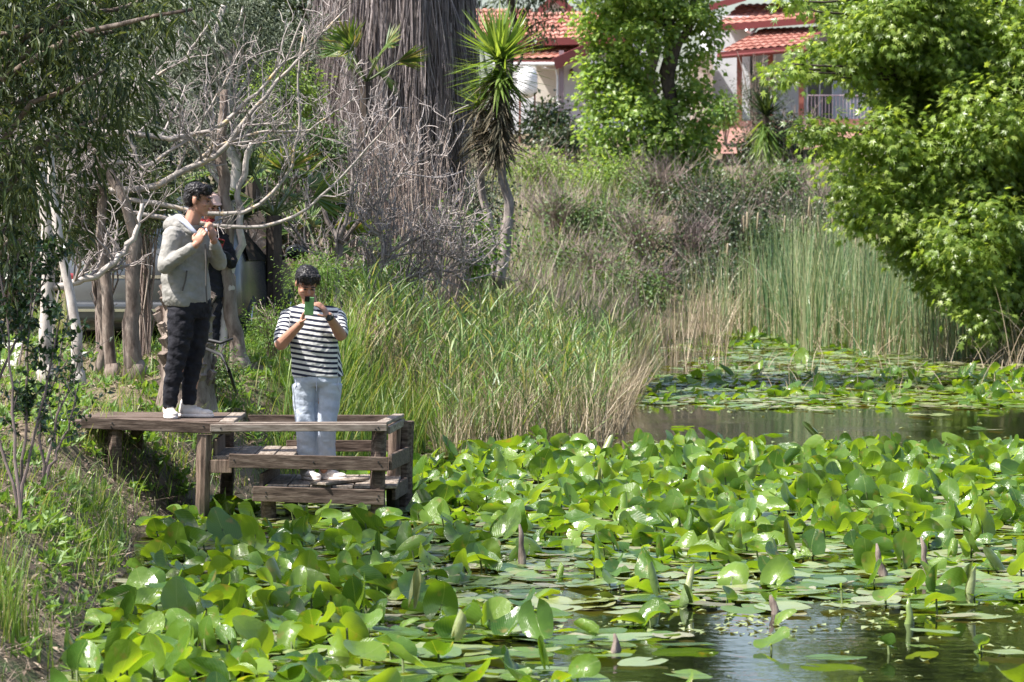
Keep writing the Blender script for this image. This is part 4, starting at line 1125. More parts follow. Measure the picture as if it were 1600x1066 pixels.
blades(mb, q, rng.uniform(.5, 1.5, 260), .012, rng.uniform(0, .5, 260), rng.uniform(0, .5, 260), seg=4)
Y = rng.uniform(48, 58, 170); px = rng.uniform(1150, 1600, 170); q = np.stack([(px - 800) / FPX * Y, Y, Y * 0 - .05], -1)
blades(mb, q, rng.uniform(.3, .8, 170), .010, rng.uniform(.1, .9, 170), rng.uniform(.3, 2.2, 170), seg=6)
o = mb.build('dry_reeds', M['straw']); tag(o, kind='stuff')
M['catbrown'] = surf('cattail_seed_head', (.17, .13, .08), (.34, .29, .20), 30, .95, .4)
root = None
for i in range(20):
    px = rng.uniform(1085, 1540); Yc = float(np.interp(px, [1085, 1250, 1540], [74, 68, 64])) + rng.uniform(-1, 3)
    hgt = float(np.interp(px, [1070, 1230, 1330, 1420, 1540], [1.8, 2.55, 2.4, 2.0, 1.6])) * rng.uniform(.85, 1.08)
    if root is None:
        m = MB(); m.tube([(0, 0, -.1), (.02, 0, .9), (.0, .01, 2.05)], [.009, .008, .006], 6); root = m.build('cattail', M['stalk'])
        m = MB(); m.tube([(0, .01, 1.72), (0, .01, 1.74), (.0, .01, 1.97), (0, .01, 1.99)], [.008, .016, .016, .006], 8); m.build('seed_head', M['catbrown'], root, True)
        o = root
    else: o = copy_tree(root)
    X = (px - 800) / FPX * Yc
    o.location = (X, Yc, max(gz(X, Yc), -.08)); o.scale = (1.2, 1.2, hgt / 2.0); o.rotation_euler = (rng.uniform(-.08, .08), rng.uniform(-.12, .12), rng.uniform(0, 6))
    tag(o, 'slim cattail with a tan seed head standing in the far reed bed', 'cattail', 'cattails in the far reed bed')

# --- shrubs and brambles on the bank below the houses
def bramble(px, py, r, mat, n, size, label, Y=None, squash=.75, dry=0, cat='shrub', name='bramble_shrub', group=None, clump=.2, tm=None, drymat='drybrush'):
    gp = ground_pt(px, py + r * squash * .7, 44, 125) if Y is None else None
    Yc = gp[1] if gp is not None else Y
    X = (px - 800) / FPX * Yc
    t = tree(name, (X, Yc, gz(X, Yc)), label, cat, group)
    B = []
    R0 = r / pm(Yc)
    B.append(px_blob(px, py, r * .75, Yc, squash))
    for k in range(6):
        a = rng.uniform(0, 6.28); B.append(px_blob(px + math.cos(a) * r * .6, py + math.sin(a) * r * .45 * squash, r * rng.uniform(.28, .5), Yc + rng.uniform(-.5, .5) * R0, squash))
    mb = MB(); leaf_cloud(mb, B, n, tm or lens(.6), size, clump, 22)
    rebase(mb.build('foliage', mat), t)
    # stems
    c = P(px, py, Yc); g0 = gz(X, Yc)
    K = 6; ns = 14 + dry
    a = rng.uniform(0, 6.28, ns); rr_ = rng.uniform(.2, 1.05, ns) * R0
    pts = np.zeros((ns, K, 3)); zt = c[2] + R0 * squash * rng.uniform(.3, 1.15, ns)
    for k in range(K):
        tt = k / (K - 1); pts[:, k, 0] = X + np.cos(a) * rr_ * tt ** 1.3 + rng.standard_normal(ns) * .03; pts[:, k, 1] = Yc + np.sin(a) * rr_ * tt ** 1.3; pts[:, k, 2] = g0 - .1 + (zt - g0 + .1) * tt ** .8
    rad = np.linspace(.02, .006, K)[None] * np.ones((ns, 1)) * (R0 / 1.0) ** .5
    mb = MB(); vtubes(mb, pts, rad)
    if dry:
        p2, r2 = sprout(pts, rad, dry * 6, R0 * .8, up=.35, spread=.7); vtubes(mb, p2, np.maximum(r2, .004), 3)
    rebase(mb.build('stems', M[drymat]), t)
    return t
bank = [(840, 275, 62, 'light'), (905, 262, 50, 'light'), (965, 285, 60, 'light'), (1030, 300, 60, 'dry'), (1095, 318, 68, 'dark'), (1165, 300, 62, 'mid'), (1235, 300, 62, 'mid'), (1290, 330, 45, 'dry'),
        (870, 345, 60, 'dry'), (945, 350, 60, 'mid'), (1005, 385, 66, 'dry'), (1075, 400, 70, 'darkdry'), (1150, 380, 64, 'dark'), (1225, 370, 50, 'mid'), (1115, 440, 56, 'dark'), (1030, 455, 50, 'darkdry'), (1190, 335, 56, 'dark'), (1130, 350, 60, 'dark'), (1250, 345, 44, 'dark'), (925, 430, 55, 'dry'), (985, 455, 55, 'mid'), (860, 410, 50, 'mid'), (1290, 400, 45, 'mid')]  # mounds at cattail middle, left and right: dark leaves stand in for deep shade
desc = {'light': 'light green bramble mound with small leaves', 'mid': 'mid green bramble mound', 'dark': 'dark green shrub mound above the far cattails', 'dry': 'dry mauve brown bramble thicket with few leaves', 'darkdry': 'dark brown tangled thicket behind the thin reeds'}
where = ['right of the spiky yucca', 'below the porch lounger', 'left of the ivy tree foot', 'below the ivy tree', 'right below the ivy tree', 'under the red terrace', 'below the dark agave', 'beside the hanging maple boughs',
         'on the slope right of the yucca stems', 'in the middle of the slope', 'left of the pond corner', 'at the pond corner', 'in the centre', 'behind the tallest cattails', 'low behind the sparse reeds', 'low by the pond corner', 'above the middle of the cattails, leaves coloured dark for the deep shade there', 'left above the cattails, leaves coloured dark for the deep shade there', 'right above the cattails, leaves coloured dark for the deep shade there', 'above the dark hollow stump', 'behind the reeds of the point', 'beside the yucca stem foot', 'under the lowest maple bough']
for (x, y, r, kind), wh in zip(bank, where):
    mt = {'light': M['ivy'], 'mid': M['shrub_leaf'], 'dark': M['dark_leaf'], 'dry': M['shrub_leaf'], 'darkdry': M['dark_leaf']}[kind]
    n = {'light': 2600, 'mid': 2600, 'dark': 3600, 'dry': 1100, 'darkdry': 1500}[kind]
    bramble(x, y, r, mt, n, .085 if kind != 'dark' else .09, desc[kind] + ' ' + wh, dry=46 if 'dry' in kind else 14, group='shrubs on the bank', drymat='drybrush' if kind != 'darkdry' else 'twig_dark')
bramble(852, 196, 38, M['dark_leaf'], 1500, .14, 'dark broad leaved shrub in front of the left porch', 100, 1.0, name='shrub')
bramble(885, 215, 28, M['dark_leaf'], 900, .13, 'low dark shrub below the left porch railing', 98, .9, name='shrub')
bramble(1186, 150, 36, M['dark_leaf'], 1700, .10, 'tall thin dark grey-green shrub before the right porch', 104, 1.7, dry=30, name='shrub', tm=lens(.2))
bramble(1232, 215, 46, M['dark_leaf'], 2200, .11, 'dark shrub at the right edge of the agave', 102, 1.0, dry=30, name='shrub')
bramble(1178, 232, 34, M['dark_leaf'], 1700, .11, 'dark shrub at the left foot of the agave', 102, 1.0, dry=20, name='shrub')
bramble(1132, 172, 24, M['fern'], 1000, .12, 'small yellow green bush against the white wall', 109, 1.0, name='shrub')
bramble(700, 385, 60, M['fern'], 3000, .06, 'bright green bush at the foot of the big palm trunk', 47, 1.1, name='shrub', dry=10)
bramble(745, 330, 45, M['olive_leaf'], 2200, .05, 'grey green bush behind the two yucca stems', 52, 1.6, name='shrub', dry=10)

# --- spiky rosette plants
def rosette(mb, c, n, L, w, el=(-.5, 1.5), bend=.35, jit=.0):
    az = rng.uniform(0, 6.283, n); e = rng.uniform(el[0], el[1], n)
    pos = np.repeat(np.array([c], float), n, 0) + rng.standard_normal((n, 3)) * jit
    lean = np.pi / 2 - e
    blades(mb, pos, L * rng.uniform(.75, 1.1, n), w * rng.uniform(.7, 1.2, n), lean, rng.uniform(.05, bend, n), az=az, seg=4, tipw=.05)
YY = 48.0
yb = ground_pt(783, 428, 44, 60)
yu = tree('yucca', (P(783, 428, YY)[0], YY, gz(P(783, 428, YY)[0], YY)), 'tall spiky yucca with a bright green rosette and dead leaf skirt on two bare stems', 'yucca')
m = MB(); limb_mesh(m, pathpts([(780, 450), (789, 390), (793, 330), (785, 260), (781, 170), (781, 85)], YY), .070, .05); rebase(m.build('stem', M['bark_grey'], smooth=True), yu)
m = MB(); limb_mesh(m, pathpts([(778, 446), (768, 380), (757, 320), (751, 260), (750, 200), (752, 150)], YY + .2), .058, .04); rebase(m.build('stem', M['bark_grey'], smooth=True), yu)
m = MB(); c = P(781, 92, YY); rosette(m, c, 210, .72, .058, (-.35, 1.5), .12, .03); rosette(m, c - [0, 0, .2], 120, .66, .056, (-.9, .4), .2, .05)
rosette(m, P(750, 165, YY + .2), 90, .42, .035, (-.3, 1.4), .3, .03); rebase(m.build('rosette', M['yucca']), yu)
m = MB()
for k in range(10): 
    rosette(m, P(781, 125 + k * 12, YY), 48, .52, .034, (-1.2, .1), .3, .03)
    if k > 3: rosette(m, P(751, 110 + k * 14, YY + .2), 26, .46, .034, (-1.2, .2), .3, .03)
rebase(m.build('dead_leaf_skirt', M['yucca_dead']), yu)
YA = 101
ya = tree('agave', (P(1198, 235, YA)[0], YA, gz(P(1198, 235, YA)[0], YA)), 'dark green spiky plant with drooping leaves in front of the right porch', 'agave')
m = MB(); rosette(m, P(1198, 178, YA), 150, .80, .07, (-.2, 1.5), .3, .04); rebase(m.build('rosette', M['dark_leaf']), ya)
m = MB()
for k in range(5): rosette(m, P(1196, 195 + k * 10, YA), 50, .75, .06, (-1.4, -.5), .3, .06)
rebase(m.build('leaf_skirt', M['yucca']), ya)
m = MB(); m.tube([P(1197, 262, YA), P(1197, 178, YA)], [.12, .08], 8); rebase(m.build('stem', M['bark_dark']), ya)

def fan(mb, c, dirv, up, L, n=22, w=.035, spread=2.3):
    dirv = unit(np.array(dirv, float)); up = np.array(up, float); up = unit(up - dirv * (up @ dirv)); sdv = np.cross(dirv, up)
    a = np.linspace(-spread / 2, spread / 2, n) + rng.standard_normal(n) * .03
    ax = np.cos(a)[:, None] * dirv + np.sin(a)[:, None] * sdv - np.array([0, 0, .12]) + rng.standard_normal((n, 3)) * .04
    nr = np.repeat(up[None], n, 0)
    T = (np.array([[-.2, 0, 0], [.2, 0, 0], [-.5, .45, 0], [.5, .45, 0], [0, 1, -.06], [0, .45, -.12 * 0 - .25], [0, 0, -.1]]), [[0, 6, 5, 2], [6, 1, 3, 5], [2, 5, 4], [5, 3, 4]])
    sc = np.stack([np.full(n, w), L * rng.uniform(.85, 1.1, n) * np.cos(a * .35), np.full(n, w)], 1)
    scatter(mb, T[0], T[1], np.repeat(np.array([c]), n, 0), frames(ax, nr), sc)
def fanpalm(px, py, Y, label, nf=10, L=.48, stem=.42, name='fan_palm_shrub', cover=1.0):
    c = P(px, py, Y); X = c[0]; t = tree(name, (X, Y, gz(X, Y)), label, 'palm', 'small fan palms')
    m = MB(); m.tube([(X, Y, gz(X, Y) - .1), (X, Y, c[2] - stem * .3)], [.10, .08], 8); rebase(m.build('trunk', M['bark_dark']), t)
    mb = MB(); mt = MB()
    for k in range(nf):
        az = k / nf * 6.283 + rng.uniform(-.3, .3); e = rng.uniform(-.1, 1.1)
        d = np.array([math.cos(az) * math.cos(e), math.sin(az) * math.cos(e), math.sin(e)])
        q = c + d * stem; mt.tube([c - [0, 0, stem * .3], q], [.014, .009], 5)
        fan(mb, q, d, np.array([0, 0, 1]) + rng.standard_normal(3) * .8 + np.array([0, -.3, 0]), L * rng.uniform(.6, 1), spread=rng.uniform(1.4, 2.3))
    rebase(mb.build('fronds', M['palmfan']), t); rebase(mt.build('frond_stalks', M['stalk']), t)
    return t
for args in [(428, 318, 40, 'green fan palm right of the men, low behind the bare branches'), (395, 262, 43, 'green fan palm above the car mirror'), (572, 112, 47, 'fan palm sprouting in front of the left palm trunk'),
             (505, 395, 43, 'low fan palm behind the striped man')]:
    fanpalm(*args)

# --- the two shaggy palms
def shaggy(rows, Y, label, ztop, n, crown=True):
    """rows: (py, left px, right px)"""
    base = rows[-1]; X = P((base[1] + base[2]) / 2, base[0], Y)[0]
    t = tree('palm_tree', (X, Y, gz(X, Y)), label, 'palm tree', 'big shaggy palms')
    zz = np.array([P(0, r[0], Y)[2] for r in rows]); cx = np.array([P((r[1] + r[2]) / 2, 0, Y)[0] for r in rows]); rr_ = np.array([(r[2] - r[1]) / 2 / pm(Y) for r in rows])
    k = np.argsort(zz); zz, cx, rr_ = zz[k], cx[k], rr_[k]
    zs = np.linspace(zz[0] - .5, ztop, 26)
    m = MB(); m.tube([(np.interp(z, zz, cx), Y, z) for z in zs], [np.interp(z, zz, rr_) * .80 for z in zs], 20, jit=.05)
    rebase(m.build('trunk', M['bark_brown'], smooth=True), t)
    z = rng.uniform(zz[0] + .2, ztop, n); a = rng.uniform(0, 6.283, n); r0 = np.interp(z, zz, rr_) * rng.uniform(.80, 1.0, n) * (1 + .07 * np.sin(a * 5 + z * 1.5) + .04 * np.sin(a * 13 - z))
    pos = np.stack([np.interp(z, zz, cx) + np.cos(a) * r0, Y + np.sin(a) * r0, z], -1)
    mb = MB(); tw = a + rng.uniform(-1.4, 1.4, n)
    blades(mb, pos, rng.uniform(.25, 1.0, n), rng.uniform(.006, .020, n), np.pi - np.abs(rng.normal(.05, .13, n)), rng.uniform(-.15, .25, n), az=tw, seg=4, tipw=.2)
    rebase(mb.build('dead_frond_skirt', M['thatch']), t)
    if crown:
        mb = MB(); c = np.array([np.interp(ztop, zz, cx), Y, ztop + .2])
        for k in range(34):
            az = rng.uniform(0, 6.28); e = rng.uniform(-.5, 1.3); d = np.array([math.cos(az) * math.cos(e), math.sin(az) * math.cos(e), math.sin(e)])
            q = c + d * 1.0; mb.tube([c, q], .02, 4); fan(mb, q, d, [0, 0, 1], 1.0, 26, .06)
        rebase(mb.build('crown', M['palmfan']), t)
shaggy([(-500, 512, 742), (0, 518, 736), (60, 530, 742), (130, 550, 739), (200, 578, 728), (300, 600, 712), (380, 625, 700), (450, 640, 690)], 50.0, 'huge shaggy palm trunk clothed in grey hanging dead fronds, left of the yucca', 9.5, 26000)
shaggy([(-500, 480, 560), (0, 492, 562), (60, 505, 570), (130, 515, 580), (250, 530, 585), (450, 540, 580)], 51.5, 'narrower brown shaggy palm trunk behind the left side of the huge one', 8.5, 9000)

# --- ivy tree between the houses
YI = 93.0
it = tree('tree', (P(1045, 270, YI)[0], YI, gz(P(1045, 270, YI)[0], YI)), 'tree with dark trunks overgrown by light green leaves, between the two houses', 'tree')
m = MB()
limb_mesh(m, pathpts([(1052, 290), (1045, 200), (1046, 110), (1035, 20), (1030, -120), (1035, -300)], YI), .20, .10, wob=.05)
limb_mesh(m, pathpts([(1040, 290), (1010, 180), (985, 80), (975, -20), (960, -160)], YI + .4), .12, .06, wob=.05)
limb_mesh(m, pathpts([(1046, 130), (1070, 60), (1085, -30), (1110, -160)], YI), .11, .05, wob=.05)
rebase(m.build('trunk', M['bark_dark'], smooth=True), it)
B = [px_blob(x, y, r, YI + dy, .85) for x, y, r, dy in [(935, 45, 34, 0), (965, 15, 40, 0), (1005, 55, 42, -.6), (1000, 5, 45, .5), (1055, 15, 40, -.3), (1092, 40, 34, .2), (950, 95, 36, 0), (990, 120, 34, .3), (948, 150, 36, -.3), (985, 185, 46, -.6), (940, 205, 34, 0),
     (1030, 225, 46, -.5), (1078, 150, 26, .2), (1082, 215, 34, 0), (960, 250, 40, -.3), (1010, 265, 42, -.6), (1065, 262, 36, -.3), (1020, 160, 26, -.5), (1090, 100, 26, .4), (1105, 190, 20, .3)]]
B += [px_blob(x, y, r, YI + rng.uniform(-1.5, 1.5), .9) for x, y, r in [(960, -60, 70), (1040, -70, 80), (1100, -90, 60), (1000, -160, 90), (1080, -180, 80), (1030, -270, 80), (940, -150, 50)]]
mb = MB(); leaf_cloud(mb, B, 36000, lens(.8), .14, .17, 24, inner=.25, out=.4)
rebase(mb.build('crown', M['ivy']), it)
# dark hanging tree behind the yucca
def simple_tree(name, px, Y, blobs, mat, n, size, label, cat='tree', tm=None, bark='bark_dark', r=.18, group=None, clump=.22, top=None, droop=.5, per=24):
    X = P(px, 0, Y)[0]; g0 = gz(X, Y); t = tree(name, (X, Y, g0), label, cat, group)
    B = [px_blob(b[0], b[1], b[2], (b[3] if len(b) > 3 else Y + rng.uniform(-.5, .5) * b[2] / pm(Y)), b[4] if len(b) > 4 else .9) for b in blobs]
    Bn = np.array(B); zt = Bn[:, 2].max()
    m = MB(); tp, tr_ = limb_mesh(m, [(X, Y, g0 - .2), (X + r, Y, g0 + (zt - g0) * .5), (X, Y, zt)], r, r * .35, wob=.06)
    for b in B[:14]:
        z0 = min(max(g0 + .3, b[2] - .8), zt); k = int(np.argmin(abs(tp[:, 2] - z0)))
        mid = (tp[k] + np.array(b[:3])) / 2 + [0, 0, .2]
        limb_mesh(m, [tp[k], mid, b[:3]], tr_[k] * .45, .012, 6, 8, .03)
    rebase(m.build('trunk', M[bark], smooth=True), t)
    mb = MB(); leaf_cloud(mb, B, n, tm or lens(.5), size, clump, per, droop=droop)
    rebase(mb.build('crown', mat), t)
    return t
simple_tree('tree', 792, 100, [(800, 15, 30), (845, -10, 34), (862, 30, 18), (842, 55, 16), (790, 50, 14), (820, -70, 60), (880, -80, 50), (800, -150, 60)], M['dark_leaf'], 5000, .16, 'dark drooping tree behind the yucca in front of the left roof', tm=lens(.3), droop=1.5)

# --- the maple on the right
YM = 60.0
mt_ = tree('maple_tree', (P(1660, 540, 64)[0], 64, gz(P(1660, 540, 64)[0], 64)), 'big bright green maple with star shaped leaves hanging over the pond at the right', 'tree')
mp = [(1236, 112, 18), (1262, 100, 25), (1300, 84, 32), (1345, 50, 42), (1328, 98, 32), (1235, 2, 20), (1290, 8, 24), (1400, 40, 60), (1470, 60, 70), (1545, 70, 75), (1610, 90, 70), (1400, 120, 60), (1470, 150, 72), (1550, 180, 80), (1620, 200, 80),
      (1285, 205, 26), (1312, 232, 24), (1345, 246, 30), (1390, 215, 50), (1435, 235, 60), (1500, 260, 72), (1580, 290, 80), (1330, 285, 38), (1365, 320, 44), (1405, 330, 50), (1460, 330, 60), (1520, 370, 70), (1600, 380, 80), (1440, 385, 46), (1480, 425, 48), (1530, 440, 55),
      (1590, 460, 66), (1545, 495, 42), (1590, 520, 46), (1640, 500, 60), (1392, 170, 24), (1350, 5, 50), (1440, -10, 60)]
B = [px_blob(x, y, r, YM + rng.uniform(-1.3, 1.3) + (1600 - x) / 400 * .2, .85) for x, y, r in mp]
for _k in range(46):
    b0 = B[rng.integers(0, len(mp))]; v_ = unit(rng.standard_normal(3)); B.append([b0[0] + v_[0] * b0[3] * 1.0, b0[1] + v_[1] * b0[3] * .9, b0[2] + v_[2] * b0[5] * 1.05, b0[3] * .42, b0[3] * .42, b0[3] * .32])
Bf = [px_blob(x, y, r, 62 + rng.uniform(-2, 2), .85) for x, y, r in [(1420, -90, 70), (1520, -90, 90), (1600, -60, 120), (1700, 50, 140), (1720, 250, 150), (1700, 420, 120), (1640, -230, 110), (1720, -200, 150), (1680, -380, 130)]]
mb = MB(); leaf_cloud(mb, B, 50000, STAR, .145, .15, 24, droop=.9, inner=.22, out=.5); leaf_cloud(mb, Bf, 16000, STAR, .16, .25, 24, droop=.9)
rebase(mb.build('crown', M['maple']), mt_)
m = MB(); tp, tr_ = limb_mesh(m, [P(1660, 545, 64), P(1650, 300, 64), P(1630, 50, 63), P(1620, -300, 63)], .3, .12, wob=.05)
for b in B + Bf:
    k = int(np.clip(np.argmin(abs(tp[:, 2] - (b[2] - 1.0))), 1, 12))
    mid = tp[k] * .45 + np.array(b[:3]) * .55 + [0, 0, .45]
    limb_mesh(m, [tp[k], mid, b[:3]], .055, .012, 6, 9, .05)
rebase(m.build('trunk', M['bark_dark'], smooth=True), mt_)

# --- evergreens that close off the background and stand over the pond's far side
bg = [(-60, 60, 'broad dark evergreen at the far left edge behind the white trunk'), (90, 56, 'dense dark evergreen behind the pale trunks'), (240, 58, 'dark evergreen behind the bare lichen branches'), (390, 60, 'tall dark evergreen behind the grey olive tree'), (500, 66, 'dark evergreen behind the narrower palm trunk')]
for px, Y, lb in bg:
    bl = []
    for k in range(15): bl.append((px + rng.uniform(-95, 95), rng.uniform(-420, 400), rng.uniform(60, 100), Y + rng.uniform(-1.2, 1.2)))
    simple_tree('evergreen_tree', px, Y, bl, M['dark_leaf'], 9000, .17, lb, group='dark evergreens at the back', clump=.3, tm=lens(.5))
for px, Y, lb in [(640, 150, 'far tree beyond the roof of the left house, at its left'), (1010, 150, 'far tree behind the ivy covered tree'), (1480, 140, 'far tree hidden behind the maple')]:
    bl = [(px + rng.uniform(-90, 90), rng.uniform(-330, 190), rng.uniform(40, 70), Y + rng.uniform(-2, 2)) for k in range(12)]
    if px == 1010: bl = [b for b in bl if not (870 < b[0] < 935)]
    simple_tree('evergreen_tree', px, Y, bl, M['dark_leaf'], 5000, .35, lb, group='far evergreens', clump=.5, r=.3)

# --- grey olive tree
simple_tree('olive_tree', 350, 40, [(330, 90, 56), (400, 66, 54), (300, 160, 60), (372, 165, 56), (440, 120, 46), (250, 110, 56), (236, 195, 52), (310, 235, 54), (420, 205, 40), (450, 60, 40), (300, 30, 60), (380, 10, 60), (240, 20, 60), (200, 140, 50), (190, 240, 46)],
            M['olive_leaf'], 22000, .055, 'grey green small leaved olive tree behind the bare branches', tm=lens(.22), bark='bark_pale', r=.09, clump=.13, per=30)

# --- near tree at the left: narrow leaves hanging into the picture, trunk outside it
simple_tree('oleander_tree', -60, 26.5, [(30, 40, 100, 26), (130, 30, 80, 26.5), (60, 140, 100, 27), (165, 110, 62, 26), (15, 240, 90, 26), (110, 220, 66, 27), (205, 45, 54, 27), (50, 320, 70, 27), (10, 380, 50, 26), (225, 0, 50, 26.5), (300, 15, 26, 25.5), (170, 180, 40, 26.5), (-80, 100, 120), (-120, -40, 130), (60, -60, 110), (-60, 260, 100), (-180, -420, 200, 22.5), (-420, -480, 220, 23), (-330, -330, 180, 21), (-560, -400, 220, 24.5), (-250, -560, 180, 24.5), (-500, -250, 180, 21)],
            M['willow_leaf'], 24000, .12, 'dark narrow leaved tree hanging in from the upper left corner', tm=lens(.17), bark='bark_brown', r=.10, clump=.12, droop=1.0)
simple_tree('oleander_tree', 150, 34.5, [(150, 250, 60), (190, 330, 40), (110, 330, 46), (230, 290, 36), (90, 270, 50), (150, 180, 50), (140, 385, 28)],
            M['willow_leaf'], 8000, .07, 'slim dark narrow leaved tree over the brown trunks, left of the man in beige', tm=lens(.2), bark='bark_brown', r=.05, clump=.12, droop=.8)

# --- the trunks under the canopy
def trunk_tree(rows, r0, r1, bark, label, name='tree', branches=(), ntw=40, leaf=None, twl=.5):
    b0 = ground_pt(rows[0][0], rows[0][1], 26, 45); Y = b0[1]
    t = tree(name, tuple(b0), label, 'tree', 'trunks behind the men')
    m = MB(); pts = pathpts(rows, Y); pts[0] = b0 - [0, 0, .15]
    tp, tr_ = limb_mesh(m, pts, r0, r1, 12, 18, .010)
    m.tube([b0 - [0, 0, .1], b0 + [0, 0, .06], b0 + (pts[1] - b0) * .35], [r0 * 1.6, r0 * 1.25, r0 * .98], 12, jit=.08)
    rebase(m.build('trunk', M[bark], smooth=True), t)
    P0 = [resample(tp, 8)]; R0_ = [np.linspace(r0, r1, 8)]
    for br in branches:
        m = MB(); bp, brr = limb_mesh(m, pathpts(br[0], Y), br[1], br[2], 8, 20, .02)
        rebase(m.build('branch', M[br[3] if len(br) > 3 else bark], smooth=True), t)
        P0.append(resample(bp, 8)); R0_.append(np.linspace(br[1], br[2], 8))
    if ntw:
        mb = MB(); q = np.stack(P0[1:] if len(P0) > 1 else [p_[4:] if False else p_ for p_ in P0]); qr = np.stack(R0_[1:] if len(P0) > 1 else R0_)
        p1, r1_ = sprout(q, qr, ntw, twl, up=.35, wig=.22, tip=.35); vtubes(mb, p1, np.maximum(r1_, .004), 5)
        p2, r2 = sprout(p1, r1_, ntw * 4, twl * .55, up=.35, wig=.25); vtubes(mb, p2, np.maximum(r2, .0032), 4)
        p3, r3 = sprout(p2, r2, ntw * 8, twl * .28, up=.3, wig=.25, K=5); vtubes(mb, p3, np.maximum(r3, .0026), 3)
        rebase(mb.build('twigs', M['twig']), t)
    return t
trunk_tree([(70, 595), (72, 520), (76, 440), (72, 330), (60, 200), (50, 60)], .062, .04, 'bark_pale', 'pale white trunk standing leftmost at the path', branches=[([(78, 450), (120, 440), (160, 425), (195, 393), (214, 356), (222, 318)], .036, .018, 'bark_pale')], ntw=14)
trunk_tree([(122, 603), (120, 520), (108, 450), (96, 390), (80, 300), (75, 160)], .05, .028, 'bark_pale', 'pale leaning trunk second from the left', ntw=0)
trunk_tree([(176, 594), (172, 520), (166, 440), (158, 380), (160, 300), (140, 150)], .062, .03, 'bark_brown', 'slim brown trunk left of the thicker forked one', ntw=0)
YL = 32.2
trunk_tree([(212, 588), (206, 520), (206, 440), (210, 370), (190, 300), (150, 240), (120, 180)], .085, .03, 'bark_brown', 'thicker brown trunk left of the man in beige with bare lichen yellow limbs', name='bare_tree',
           branches=[([(130, 205), (200, 205), (265, 218), (330, 205), (400, 150), (450, 90), (472, 30)], .030, .008, 'limb'), ([(170, 298), (240, 294), (300, 262), (350, 235), (382, 190), (430, 130), (500, 60), (540, 15)], .034, .008, 'limb'),
                     ([(190, 310), (260, 322), (330, 335), (390, 330), (425, 305), (455, 265), (468, 200), (466, 100), (476, 40)], .024, .007, 'limb'), ([(200, 330), (270, 345), (340, 353), (400, 358), (470, 335), (530, 282), (590, 215), (625, 168)], .024, .006, 'limb'),
                     ([(130, 210), (180, 160), (230, 130), (290, 90), (330, 30)], .024, .007, 'limb'), ([(160, 250), (230, 262), (300, 214), (350, 130), (375, 80)], .022, .006, 'limb'), ([(300, 262), (330, 230), (410, 205), (480, 205), (560, 150)], .016, .005, 'limb'), ([(200, 205), (215, 250), (170, 290), (100, 270)], .02, .008, 'limb')], ntw=95, twl=.5)
trunk_tree([(372, 577), (368, 520), (356, 470), (352, 400), (354, 330), (346, 230), (350, 140)], .085, .035, 'bark_brown', 'grey trunk just right of the man in beige, swelling at its foot', ntw=0,
           branches=[([(344, 560), (348, 500), (362, 420), (378, 370), (372, 300), (395, 220)], .05, .02, 'bark_pale')])

# --- leafless grey bush in the middle
YG = 41.0
gb = ground_pt(540, 500, 36, 46)
gt = tree('leafless_bush', (P(540, 480, YG)[0], YG, gz(P(540, 480, YG)[0], YG)), 'leafless grey bush of tangled pale twigs in front of the shaggy palms', 'bush')
stems = [([(538, 520), (524, 430), (530, 380), (506, 320), (482, 265), (470, 190)], .05, .012), ([(530, 385), (562, 342), (604, 300), (640, 262), (680, 240)], .032, .009), ([(545, 500), (588, 440), (602, 396), (585, 350), (604, 300), (620, 240)], .045, .010),
         ([(545, 490), (590, 462), (640, 435), (690, 420), (740, 440)], .03, .010), ([(602, 396), (640, 380), (680, 356), (712, 340)], .026, .007), ([(526, 425), (500, 400), (470, 375), (440, 330)], .026, .008), ([(530, 380), (548, 320), (550, 250), (590, 180)], .028, .008), ([(600, 400), (650, 395), (700, 400), (745, 415)], .02, .006)]
P0 = []; R0_ = []
for rows, a_, b_ in stems:
    m = MB(); sp, _ = limb_mesh(m, pathpts(rows, YG + rng.uniform(-.15, .15)), a_ * .85, b_, 8, 14, .03); rebase(m.build('stem', M['bark_grey'], smooth=True), gt)
    P0.append(resample(sp, 8)); R0_.append(np.linspace(a_, b_, 8))
mb = MB(); p1, r1 = sprout(np.stack(P0), np.stack(R0_), 95, .60, up=.3, wig=.22, tip=.3); vtubes(mb, p1, np.maximum(r1, .006), 5)
p2, r2 = sprout(p1, r1, 380, .38, up=.35, wig=.25); vtubes(mb, p2, np.maximum(r2, .0045), 4)
p3, r3 = sprout(p2, r2, 900, .22, up=.3, wig=.25, K=5); vtubes(mb, p3, np.maximum(r3, .0036), 3)
rebase(mb.build('twigs', M['twig']), gt)
# dry climbing brush round the palm feet
tb = tree('dry_brush', (P(640, 440, 46)[0], 46, gz(P(640, 440, 46)[0], 46)), 'dry mauve brush of upright stems climbing the foot of the huge palm', 'bush')
n = 420; x = rng.uniform(540, 725, n); Yb = rng.uniform(44.5, 48.5, n); X = (x - 800) / FPX * Yb; z0 = H(X, Yb)
hh = rng.uniform(.8, 2.3, n) * np.interp(x, [540, 600, 680, 725], [.7, 1.0, 1.0, .6]); K = 7
pts = np.zeros((n, K, 3)); dx = rng.standard_normal(n) * .10; dy = rng.standard_normal(n) * .1
for k in range(K):
    t_ = k / (K - 1); pts[:, k] = np.stack([X + dx * t_ * hh + rng.standard_normal(n) * .02, Yb + dy * t_ * hh, z0 + hh * t_], -1)
rad = np.linspace(.011, .005, K)[None] * np.ones((n, 1))
mb = MB(); vtubes(mb, pts, rad); p2, r2 = sprout(pts, rad, 1700, .5, up=.6, spread=.6, K=5); vtubes(mb, p2, np.maximum(r2, .004), 3)
rebase(mb.build('twigs', M['drybrush']), tb)
